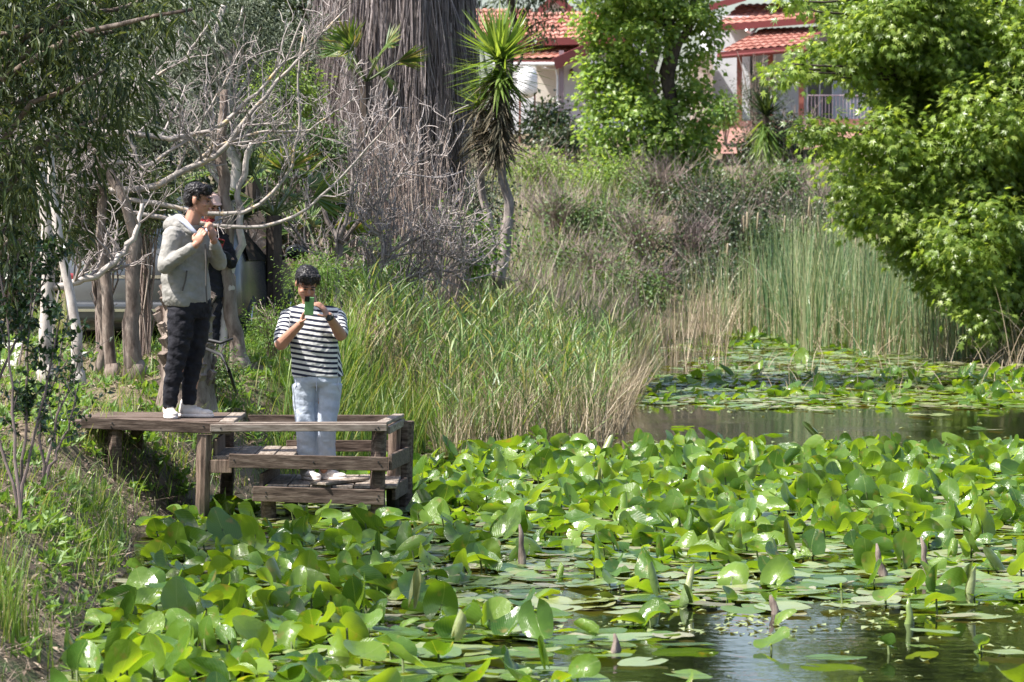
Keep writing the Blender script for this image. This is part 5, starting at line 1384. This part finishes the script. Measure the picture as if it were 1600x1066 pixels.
# mixed green undergrowth between the trunks and the palms
for px, py, r, Y, mt, n, sz, lb in [(488, 432, 28, 36.8, 'fern', 2600, .032, 'feathery light green bush between the two men'), (428, 515, 30, 36, 'fern', 2200, .035, 'low feathery bush right of the grey trunk'), (470, 240, 60, 45, 'shrub_leaf', 4200, .06, 'green bush behind the limbs above the striped man'),
                                   (530, 330, 60, 46, 'shrub_leaf', 4000, .06, 'green bush behind the leafless twigs'), (450, 140, 50, 47, 'ivy', 4200, .06, 'light green bush left of the palm trunks'), (440, 345, 46, 45, 'dark_leaf', 3000, .06, 'dark bush above the feathery one'),
                                   (600, 440, 55, 43.5, 'dark_leaf', 3600, .06, 'dark bush under the leafless twigs'), (520, 450, 45, 42.5, 'shrub_leaf', 3000, .05, 'green bush right behind the striped man'), (325, 575, 28, 32.8, 'shrub_leaf', 1800, .035, 'small leafy clump on the mound behind the black jeans'), (225, 310, 40, 36.0, 'willow_leaf', 2800, .06, 'dark leafy shrub right in front of the rear window'),
                                   (160, 350, 54, 36.4, 'willow_leaf', 4600, .065, 'dark bush behind the pale trunks near the car'), (20, 430, 60, 40, 'dark_leaf', 3500, .07, 'dark bush at the left edge by the path')]:
    bramble(px, py, r, M[mt], n, sz, lb, Y, 1.1, dry=12, name='shrub', clump=.12, group='undergrowth behind the men', tm=lens(.28 if mt == 'fern' else .5))

# --- glossy leaved saplings at the near left bank
def sapling(px, py, stemspx, Y, nl, label):
    t = tree('sapling', (P(px, py, Y)[0], Y, gz(P(px, py, Y)[0], Y)), label, 'sapling', 'saplings on the near bank')
    P0 = []
    for rows in stemspx:
        rows = [(px, py)] + rows; p_ = resample(pathpts(rows, Y + rng.uniform(-.15, .15)), 12); p_[0, 2] -= .1; p_ += rng.standard_normal(p_.shape) * .008; P0.append(p_)
    P0 = np.stack(P0); R0_ = np.repeat(np.linspace(.011, .004, 12)[None], len(P0), 0)
    mb = MB(); vtubes(mb, P0, R0_, 6); p2, r2 = sprout(P0, R0_, len(P0) * 9, .28, up=.3, K=6, t0=.25); vtubes(mb, p2, np.maximum(r2, .002), 4)
    rebase(mb.build('stems', M['twig_dark']), t)
    n = nl; pi_ = rng.integers(0, len(p2), n); k = rng.integers(1, 6, n); pos = p2[pi_, k]
    ax = unit(rng.standard_normal((n, 3)) + [0, 0, .1]); nr = unit(rng.standard_normal((n, 3)) * .6 + [0, -.2, 1])
    mb = MB(); scatter(mb, *lens(.55), pos, frames(ax, nr), rng.uniform(.035, .062, n)); rebase(mb.build('leaves', M['glossy_leaf']), t)
sapling(30, 790, [[(20, 650), (10, 500), (-10, 380)], [(40, 640), (45, 500), (50, 400)], [(60, 650), (85, 540), (95, 470)], [(0, 700), (-20, 560), (-30, 420)]], 23.5, 1300, 'glossy dark leaved sapling at the near left edge')
sapling(70, 740, [[(90, 650), (115, 590), (128, 540)], [(60, 680), (75, 620), (105, 560)], [(100, 690), (112, 650), (118, 610)]], 25.5, 300, 'thin sparse sapling below the pale trunks')
sapling(-10, 620, [[(10, 480), (30, 400), (40, 330)], [(-10, 480), (20, 380), (60, 350)], [(30, 520), (70, 430), (90, 400)]], 26.5, 1100, 'leafy glossy sapling in front of the white trunk')

# --- stubby palm stump with leaf-base boots behind the black jeans
YS = 32.0
sx_ = P(291, 560, YS)[0]; s0 = gz(sx_, YS)
stp = tree('palm_stump', (sx_, YS, s0), 'stubby palm trunk with jagged leaf-base stubs directly behind the black jeans', 'tree')
m = MB(); m.tube([(sx_, YS, s0 - .2), (sx_, YS, s0 + .1), (sx_, YS, s0 + .4), (sx_, YS, s0 + .9), (sx_, YS, s0 + 1.15)], [.38, .28, .22, .21, .17], 16, jit=.05); rebase(m.build('trunk', M['bark_brown'], smooth=True), stp)
m = MB()
for k in range(95):
    a = rng.uniform(0, 6.283); z = s0 + .32 + k * .0085; r_ = .20; c = np.array([sx_ + math.cos(a) * r_, YS + math.sin(a) * r_, z]); d = unit(np.array([math.cos(a), math.sin(a), 1.6]))
    m.beam(c - d * .06, c + d * rng.uniform(.03, .10), .09 * rng.uniform(.4, 1.2), rng.uniform(.02, .06), up=(math.cos(a), math.sin(a), -.6))
rebase(m.build('leaf_bases', M['bark_brown']), stp)
# black strap trailing from the stump onto the grass
a = P(308, 532, 31.6); pts = [P(318, 530, 31.5), P(345, 536, 31.4), P(364, 529, 31.4)]
m = MB(); m.tube([P(296, 522, 31.55)] + pts, [.02, .018, .014, .008], 6)
g1 = ground_pt(370, 618, 28, 36)
m.tube([P(322, 545, 31.5), P(346, 555, 31.4), P(358, 580, 31.2), g1 + [0, 0, .01]], [.012, .016, .015, .012], 6)
o = m.build('strap', M['black_rubber'], smooth=True); tag(o, 'black strap trailing from the palm stump down onto the grass', 'strap')
# dark hollow stump on the reedy point
c = ground_pt(915, 600, 38, 60)
m = MB(); zb = c[2]
m.tube([P(922, 625, c[1]), P(917, 590, c[1]), P(907, 560, c[1]), P(898, 525, c[1])], [.09, .085, .08, .03], 9, jit=.12)
o = m.build('dead_stump', M['bark_dark'], smooth=True); tag(o, 'dark broken stump leaning among the reeds of the point', 'stump')

# --- grey twig tangle inside the upper left foliage
tt = tree('tangled_bush', (P(60, 300, 33.5)[0], 33.5, gz(P(60, 300, 33.5)[0], 33.5)), 'tangle of fine grey dead twigs woven through the dark leaves at the left', 'bush')
n = 9; px0 = rng.uniform(-60, 90, n); K = 9
pts = np.zeros((n, K, 3))
for i in range(n):
    a_ = P(px0[i], 470, 33.5 + rng.uniform(-1, 1)); g_ = gz(a_[0], a_[1]); b_ = P(px0[i] + rng.uniform(-60, 150), rng.uniform(-60, 220), a_[1] + rng.uniform(-.5, .5))
    q = np.linspace(0, 1, K)[:, None]; st0 = np.array([a_[0], a_[1], g_ - .05]); pts[i] = st0 + (b_ - st0) * q + np.array([0, 0, .25]) * np.sin(q * 3.14) + rng.standard_normal((K, 3)) * .035 * np.sin(q * 3.14)
rad = np.linspace(.010, .004, K)[None] * np.ones((n, 1))
mb = MB(); vtubes(mb, pts, rad, 5); p1, r1 = sprout(pts, rad, 240, .5, up=.3, wig=.22, t0=.4); vtubes(mb, p1, np.maximum(r1, .003), 4)
p2, r2 = sprout(p1, r1, 900, .25, up=.3, wig=.25, K=5); vtubes(mb, p2, np.maximum(r2, .0025), 3)
rebase(mb.build('twigs', M['twig']), tt)

# tall thin pale shoots before the ivy tree
mb = MB()
for px0_, py0_, px1_, py1_ in [(1062, 275, 1066, 95), (1072, 280, 1058, 110), (1055, 280, 1048, 150), (1080, 270, 1083, 160), (890, 330, 838, 222), (1030, 290, 980, 225), (1100, 330, 1092, 240), (1250, 255, 1249, 190), (1245, 255, 1238, 200)]:
    g_ = ground_pt(px0_, py0_ + 10, 60, 110); e_ = P(px1_, py1_, g_[1])
    mb.tube([g_ - [0, 0, .1], (g_ + e_) / 2 + [.03, 0, .05], e_], [.014, .011, .005], 5)
o = mb.build('pale_shoots', M['straw']); tag(o, kind='stuff')
# ---------------------------------------------------------------- lily pads
def pad_template(a=.13, b=.17, kx=0., ky=0., wave=0., roll=0., notch=.35, twist=0., rings=4, seg=22):
    """leaf blade in its own plane (y along the midrib), rolled about the midrib by curvature kx and along it by ky"""
    V = [(0, -.04 * b / .17)]
    th = np.linspace(notch * .5, 2 * np.pi - notch * .5, seg)
    pts = [(0.0, -.25 * b)]
    for k in range(1, rings + 1):
        f = k / rings
        for t in th:
            rr_ = 1 - .0 * t
            x = math.sin(t) * a * f * rr_; y = -math.cos(t) * b * f - .25 * b * (1 - f)
            if min(t, 2 * np.pi - t) < .8: y -= .04 * b * f
            pts.append((x, y))
    pts = np.array(pts)
    x, y = pts[:, 0] * (1 - .24 * pts[:, 1] / b), pts[:, 1] * np.where(pts[:, 1] > 0, 1.08, 1)
    z = wave * .02 * np.sin(x / a * 4 + y / b * 3) * (np.hypot(x / a, y / b)) ** 2 + wave * .012 * np.sin(np.arctan2(x, y) * 5) * np.hypot(x / a, y / b) ** 3
    if kx: X_ = np.sin(kx * x) / kx; Zx = (1 - np.cos(kx * x)) / kx
    else: X_ = x; Zx = 0 * x
    if ky: Y_ = np.sin(ky * y) / ky; Zy = (1 - np.cos(ky * y)) / ky
    else: Y_ = y; Zy = 0 * y
    Z_ = z + Zx + Zy
    V = np.stack([X_ * (1 + twist * y), Y_, Z_ + twist * 6 * x * y], -1)
    F = []
    for j in range(seg - 1): F.append([0, 1 + j, 2 + j])
    for k in range(rings - 1):
        for j in range(seg - 1):
            q = 1 + k * seg + j; F.append([q, q + seg, q + seg + 1, q + 1])
    return V, F

_th = np.linspace(.175, 2 * np.pi - .175, 22)
LEAFPOS = np.array([(0., -.0425, 0.)] + [(math.sin(t) * .13 * k / 4, -math.cos(t) * .17 * k / 4 - .0425 * (1 - k / 4), 0.) for k in range(1, 5) for t in _th])
def padmesh(name, V, F):
    mb = MB().add(V, F); mb.A.append(LEAFPOS); return mb.mesh(name, True)
RAISED = [pad_template(.125, .165, kx=8, ky=2, wave=1.0), pad_template(.14, .16, kx=5, ky=4.5, wave=1.2, twist=.6), pad_template(.13, .17, kx=-2.5, ky=-5, wave=.9), pad_template(.12, .175, kx=11, ky=-2, wave=.7), pad_template(kx=3.5, ky=2.5, wave=.6), pad_template(.14, .17, kx=6, ky=-2.5, wave=.5), pad_template(kx=-3.5, ky=4, wave=.8), pad_template(.12, .17, kx=9, ky=1, wave=.4), pad_template(.135, .18, kx=2, ky=-4, wave=1.2),
          pad_template(kx=7.5, ky=3, wave=.6, twist=.8), pad_template(.13, .16, kx=4.5, ky=-1, wave=1, twist=-1), pad_template(.145, .175, kx=1.5, ky=1.5, wave=1.3)]
FLAT = [pad_template(.13, .165, wave=.25), pad_template(.12, .15, wave=.45, kx=.6), pad_template(.14, .17, wave=.2, ky=.5)]
ROLL = [pad_template(.10, .15, kx=26, ky=1.0, wave=.1), pad_template(.09, .14, kx=32, wave=.1)]

def pad_zone(x, y):
    """(chance of a raised leaf, chance of a floating leaf) on water that shows at photo pixel x, y"""
    if y > 1150 or y < 512: return 0, 0
    wob = 12 * math.sin(x / 37.0) + 8 * math.sin(x / 13.0 + y / 30.)
    if y > 704 + wob * .3:
        if y < 845 + wob: return (.95 if x > 640 or y > 780 else .8), .9
        if x < 600 + wob * 2: return .95 if y < 1100 else .6, .5
        if y < 955 + wob * .6: return (.42 if y < 890 else .20) + (.2 if x < 800 else 0), .75
        if x < 900 - (y - 960) * .6 + wob: return .38, .7
        if x < 1020: return .10, .35
        return .02, .045
    if y > 640: return 0, .015
    if x > 975 and 583 + (1600 - x) * .012 < y < 634: return .30 + .35 * (x > 1500) + .1 * math.sin(x / 40), .80
    if x > 1040 and y > 545: return (.06, .4) if x > 1100 else (.03, .12)
    if x > 1050: return .5, .75
    return 0, 0
cand = []
cell = .185
for iy in range(int((80 - 17) / cell)):
    for ix in range(int((14 + 3.2) / cell)):
        X = -3.2 + (ix + rng.uniform(0, 1)) * cell; Y = 17 + (iy + rng.uniform(0, 1)) * cell
        px, py = 800 + FPX * X / Y, 330 + FPX * CAM_Z / Y
        if px > 1680 or px < -60: continue
        zr, zf = pad_zone(px, py)
        u, v = rng.random(2)
        cand.append((X, Y, px, py, u < zr * (.66 if Y < 45 else .45), v < zf * .75))
cand = np.array(cand)
dd = sdist(cand[:, 0], cand[:, 1])
# keep clear of the bank and of the platform posts
cand = cand[(dd < -.10)]
under = ((cand[:, 0] > -2.25) & (cand[:, 0] < -.9) & (cand[:, 1] > 27.9) & (cand[:, 1] < 28.9) & (rng.random(len(cand)) < .6)) | (cand[:, 0] > -1.95) & (cand[:, 0] < -.8) & (cand[:, 1] > 28.85) & (cand[:, 1] < 30.4)
rais = cand[(cand[:, 4] > 0) & ~under]; flo = cand[cand[:, 5] > 0]
print('raised', len(rais), 'floating', len(flo))
order = np.argsort(rais[:, 1]); rais = rais[order]; flo = flo[np.argsort(flo[:, 1])]

def raised_pose(X, Y):
    far = Y > 45
    hgt = rng.uniform(.0, .10) * (.3 if far else 1)
    tilt = abs(rng.normal(.45 if far else .68, .45)); tilt = min(tilt, 1.5)
    az = rng.uniform(0, 6.283)
    up = np.array([math.cos(az) * math.sin(tilt), math.sin(az) * math.sin(tilt), math.cos(tilt)])
    spin = rng.uniform(0, 6.283); ref = np.array([math.cos(spin), math.sin(spin), 0.])
    ax = ref - up * (ref @ up); ax /= np.linalg.norm(ax)
    if rng.random() < .6:   # usually the tip end points up the tilt
        u2 = np.array([0, 0, 1.]) + rng.standard_normal(3) * .35; ax = u2 - up * (u2 @ up); ax /= np.linalg.norm(ax)
    sdv = np.cross(ax, up)
    s = rng.uniform(.42, .88) * (.9 if far else 1)
    M3 = np.stack([sdv, ax, up], 1)
    low = .17 * s * abs(ax[2])
    return np.array([X, Y, max(hgt, low * .85 + .01)]), M3, s

me_r = []; 
for k, (V, F) in enumerate(RAISED): me = padmesh('raised_leaf', V, F); me.materials.append(M['pad']); me_r.append(me)
me_f = []
for k, (V, F) in enumerate(FLAT):
    for mk in ('pad_float', 'pad'): me = padmesh('floating_leaf', V, F); me.materials.append(M[mk]); me_f.append(me)
me_s = MB().tube([(0, 0, 0), (.01, 0, -.5), (0, .015, -1)], [.006, .007, .008], 6).mesh('stalk', True); me_s.materials.append(M['stalk'])
def zone_label(px, py, kind):
    if kind == 'flat':
        if py > 950 and px > 1000: return 'flat green pad floating on the open dark water'
        if py > 1000: return 'flat pale green pad floating at the very front of the pond'
        if px < 700: return 'flat pale green pad floating between the raised leaves below the platform'
        return 'flat pale green pad floating in the thin band before the dense bed'
    if py > 955 and px > 1000: return 'lone folded leaf standing from the dark open water'
    if px < 420: return 'large glossy leaf raised close to the grassy left bank'
    if px < 660 and py < 880: return 'glossy leaf raised just in front of the platform'
    if py > 1000: return 'large curled leaf raised at the very front of the pond'
    if px < 800: return 'bright curled leaf raised in the wide near bed below the platform'
    return 'bright curled leaf raised among the flat pads at the right'
NI = 300
for X, Y, px, py, a_, b_ in rais[:NI]:
    pos, M3, s = raised_pose(X, Y)
    me = me_r[rng.integers(len(me_r))]
    o = bpy.data.objects.new('lily_pad', me); col.objects.link(o)
    o.matrix_world = Matrix.Translation(pos) @ Matrix(M3.tolist()).to_4x4() @ Matrix.Scale(s, 4)
    lb = zone_label(px, py, 'raised'); tag(o, lb, 'lily pad', 'raised lily leaves: ' + lb)
    st_ = bpy.data.objects.new('stalk', me_s); col.objects.link(st_); st_.parent = o
    L = pos[2] + .25
    st_.matrix_parent_inverse = o.matrix_world.inverted()
    st_.matrix_world = Matrix.Translation(pos + M3[:, 1] * -.04 * s) @ Matrix.Diagonal((1, 1, L, 1))
mb = MB(); ms = MB()
rest = rais[NI:]
poses = [raised_pose(r[0], r[1]) for r in rest]; pick = rng.integers(0, len(RAISED), len(rest))
for k, (V, F) in enumerate(RAISED):
    idx = np.where(pick == k)[0]
    scatter(mb, V, F, np.array([poses[i][0] for i in idx]), np.array([poses[i][1] for i in idx]), np.array([poses[i][2] for i in idx])); mb.A.append(np.tile(LEAFPOS, (len(idx), 1)))
o = mb.build('lily_pads', M['pad'], smooth=True); tag(o, kind='stuff')
pp = np.array([p_[0] for p_ in poses]); pts = np.stack([pp, pp * [1, 1, .4] + [.01, 0, 0], pp * [1, 1, 0] - [0, 0, .1]], 1); vtubes(ms, pts, np.full((len(pp), 3), .006), 4)
ms.build('stalks', M['stalk'], o)['kind'] = 'stuff'
NF = 260
for X, Y, px, py, a_, b_ in flo[:NF]:
    me = me_f[rng.integers(len(me_f))]
    o = bpy.data.objects.new('floating_lily_pad', me); col.objects.link(o)
    o.location = (X, Y, .008 + rng.uniform(0, .02)); o.rotation_euler = (rng.normal(0, .04), rng.normal(0, .04), rng.uniform(0, 6.28)); o.scale = (rng.uniform(.7, 1.1),) * 3
    lb = zone_label(px, py, 'flat'); tag(o, lb, 'lily pad', 'floating lily leaves: ' + lb)
def flatbatch(name, arr, mat, smin=.7, smax=1.1, z=.006, tilt=.04):
    mb = MB(); n = len(arr); pick = rng.integers(0, len(FLAT), n)
    pos = np.stack([arr[:, 0], arr[:, 1], z + rng.uniform(0, .02, n)], -1)
    a = rng.uniform(0, 6.28, n); ax = np.stack([np.cos(a), np.sin(a), rng.normal(0, tilt, n)], -1); nr = np.stack([rng.normal(0, tilt, n), rng.normal(0, tilt, n), np.ones(n)], -1)
    fr = frames(ax, nr); sc = rng.uniform(smin, smax, n)
    for k, (V, F) in enumerate(FLAT):
        i = pick == k
        if i.any(): scatter(mb, V, F, pos[i], fr[i], sc[i]); mb.A.append(np.tile(LEAFPOS, (i.sum(), 1)))
    o = mb.build(name, mat, smooth=True); tag(o, kind='stuff'); return o
r2 = flo[NF:]; h_ = rng.random(len(r2)) < .6
flatbatch('floating_pads', r2[h_], M['pad_float']); flatbatch('floating_pads', r2[~h_], M['pad'])
# old, browned and pale half sunk pads between them
k = (flo[:, 3] < 1000) & (rng.random(len(flo)) < .55)
old = flo[k].copy(); old[:, :2] += rng.standard_normal((k.sum(), 2)) * .12
flatbatch('old_pads', old, M['pad_old'], .4, 1.0, .002, .01)
# specks of duckweed and bits of dead leaf on the surface
n = 26000; Y = rng.uniform(19, 76, n); px = rng.uniform(330, 1660, n); X = (px - 800) / FPX * Y; py = 330 + FPX * CAM_Z / Y
sc_ = .5 + .5 * np.sin(py / 9 + 2 * np.sin(px / 120)) * np.sin(px / 90 + py / 25)
lim = np.where((py > 870) & (py < 1000), .8, np.where((py > 1000) & (px > 950), .06, np.where((py > 585) & (py < 640), .8, np.where((py > 645) & (py < 690), .03, .3))))
k = (sdist(X, Y) < -.03) & (rng.random(n) < lim * sc_ * 1.4)
p = np.stack([X[k], Y[k], np.full(k.sum(), .004)], -1); a = rng.uniform(0, 6.28, k.sum())
mb = MB(); scatter(mb, *lens(.7), p, frames(np.stack([np.cos(a), np.sin(a), 0 * a], -1), np.repeat([[0, 0, 1.]], k.sum(), 0)), rng.uniform(.02, .09, k.sum()) )
o = mb.build('duckweed', M['pad_old']); tag(o, kind='stuff')

# rolled young leaves standing upright, each one a thing
roll_me = []
for V, F in ROLL:
    V = V.copy(); V = np.stack([V[:, 0], V[:, 2], V[:, 1] + .15], -1)
    V[:, :2] *= np.interp(V[:, 2], [0, .12, .26, .32], [.8, 1.1, .85, .35])[:, None]
    me = padmesh('rolled_leaf', V, F); me.materials.append(M['pad'] if len(roll_me) else M['pad_float']); roll_me.append(me)
cnt = 0
for t_ in range(900):
    if cnt >= 58: break
    px = rng.uniform(420, 1600); py = rng.uniform(700, 950) if rng.random() < .9 else rng.uniform(950, 1060)
    if (px > 1000 and py > 960): continue
    w_ = WP(px, py)
    if sdist(np.array([w_[0]]), np.array([w_[1]]))[0] > -.3: continue
    o = bpy.data.objects.new('rolled_leaf', roll_me[cnt % 2]); col.objects.link(o)
    o.location = (w_[0], w_[1], rng.uniform(-.06, .10)); o.rotation_euler = (rng.normal(0, .33), rng.normal(0, .33), rng.uniform(0, 6.28)); w1 = rng.uniform(.6, 1.15); o.scale = (w1, w1, rng.uniform(.45, .85))
    lb = 'rolled young leaf standing upright in the near pads' if py > 840 else 'rolled young leaf standing upright in the dense leaf bed'
    tag(o, lb, 'rolled leaf', 'rolled leaves: ' + lb); cnt += 1
# dead brown stalks poking up
for (px, py, hpx, lean, lb) in [(817, 885, 66, -.06, 'dark brown dead stalk, the tallest, standing in the middle of the pads'), (1380, 905, 56, -.2, 'grey brown dead stalk leaning left near the open water'), (1448, 905, 66, -.12, 'split grey dead stalk right beside the leaning one'), (1420, 975, 40, .0, 'short green stub at the edge of the dark water'), (1212, 960, 30, -.25, 'small grey stub left of the open water'), (960, 1020, 30, .05, 'short pale stub by the bottom pads')]:
    w_ = WP(px, py); hh = hpx / pm(w_[1])
    m = MB(); zz = np.linspace(-.15, hh, 7); m.tube([(lean * z + .006 * math.sin(z * 40), 0, z) for z in zz], np.interp(zz, [-.15, 0, hh * .7, hh], [.024, .026, .018, .006]), 8, jit=.18)
    o = m.build('dead_stalk', M['pad_float'] if 'green' in lb else M['bark_brown'], smooth=True); o.location = (w_[0], w_[1], 0); tag(o, lb, 'dead stalk')
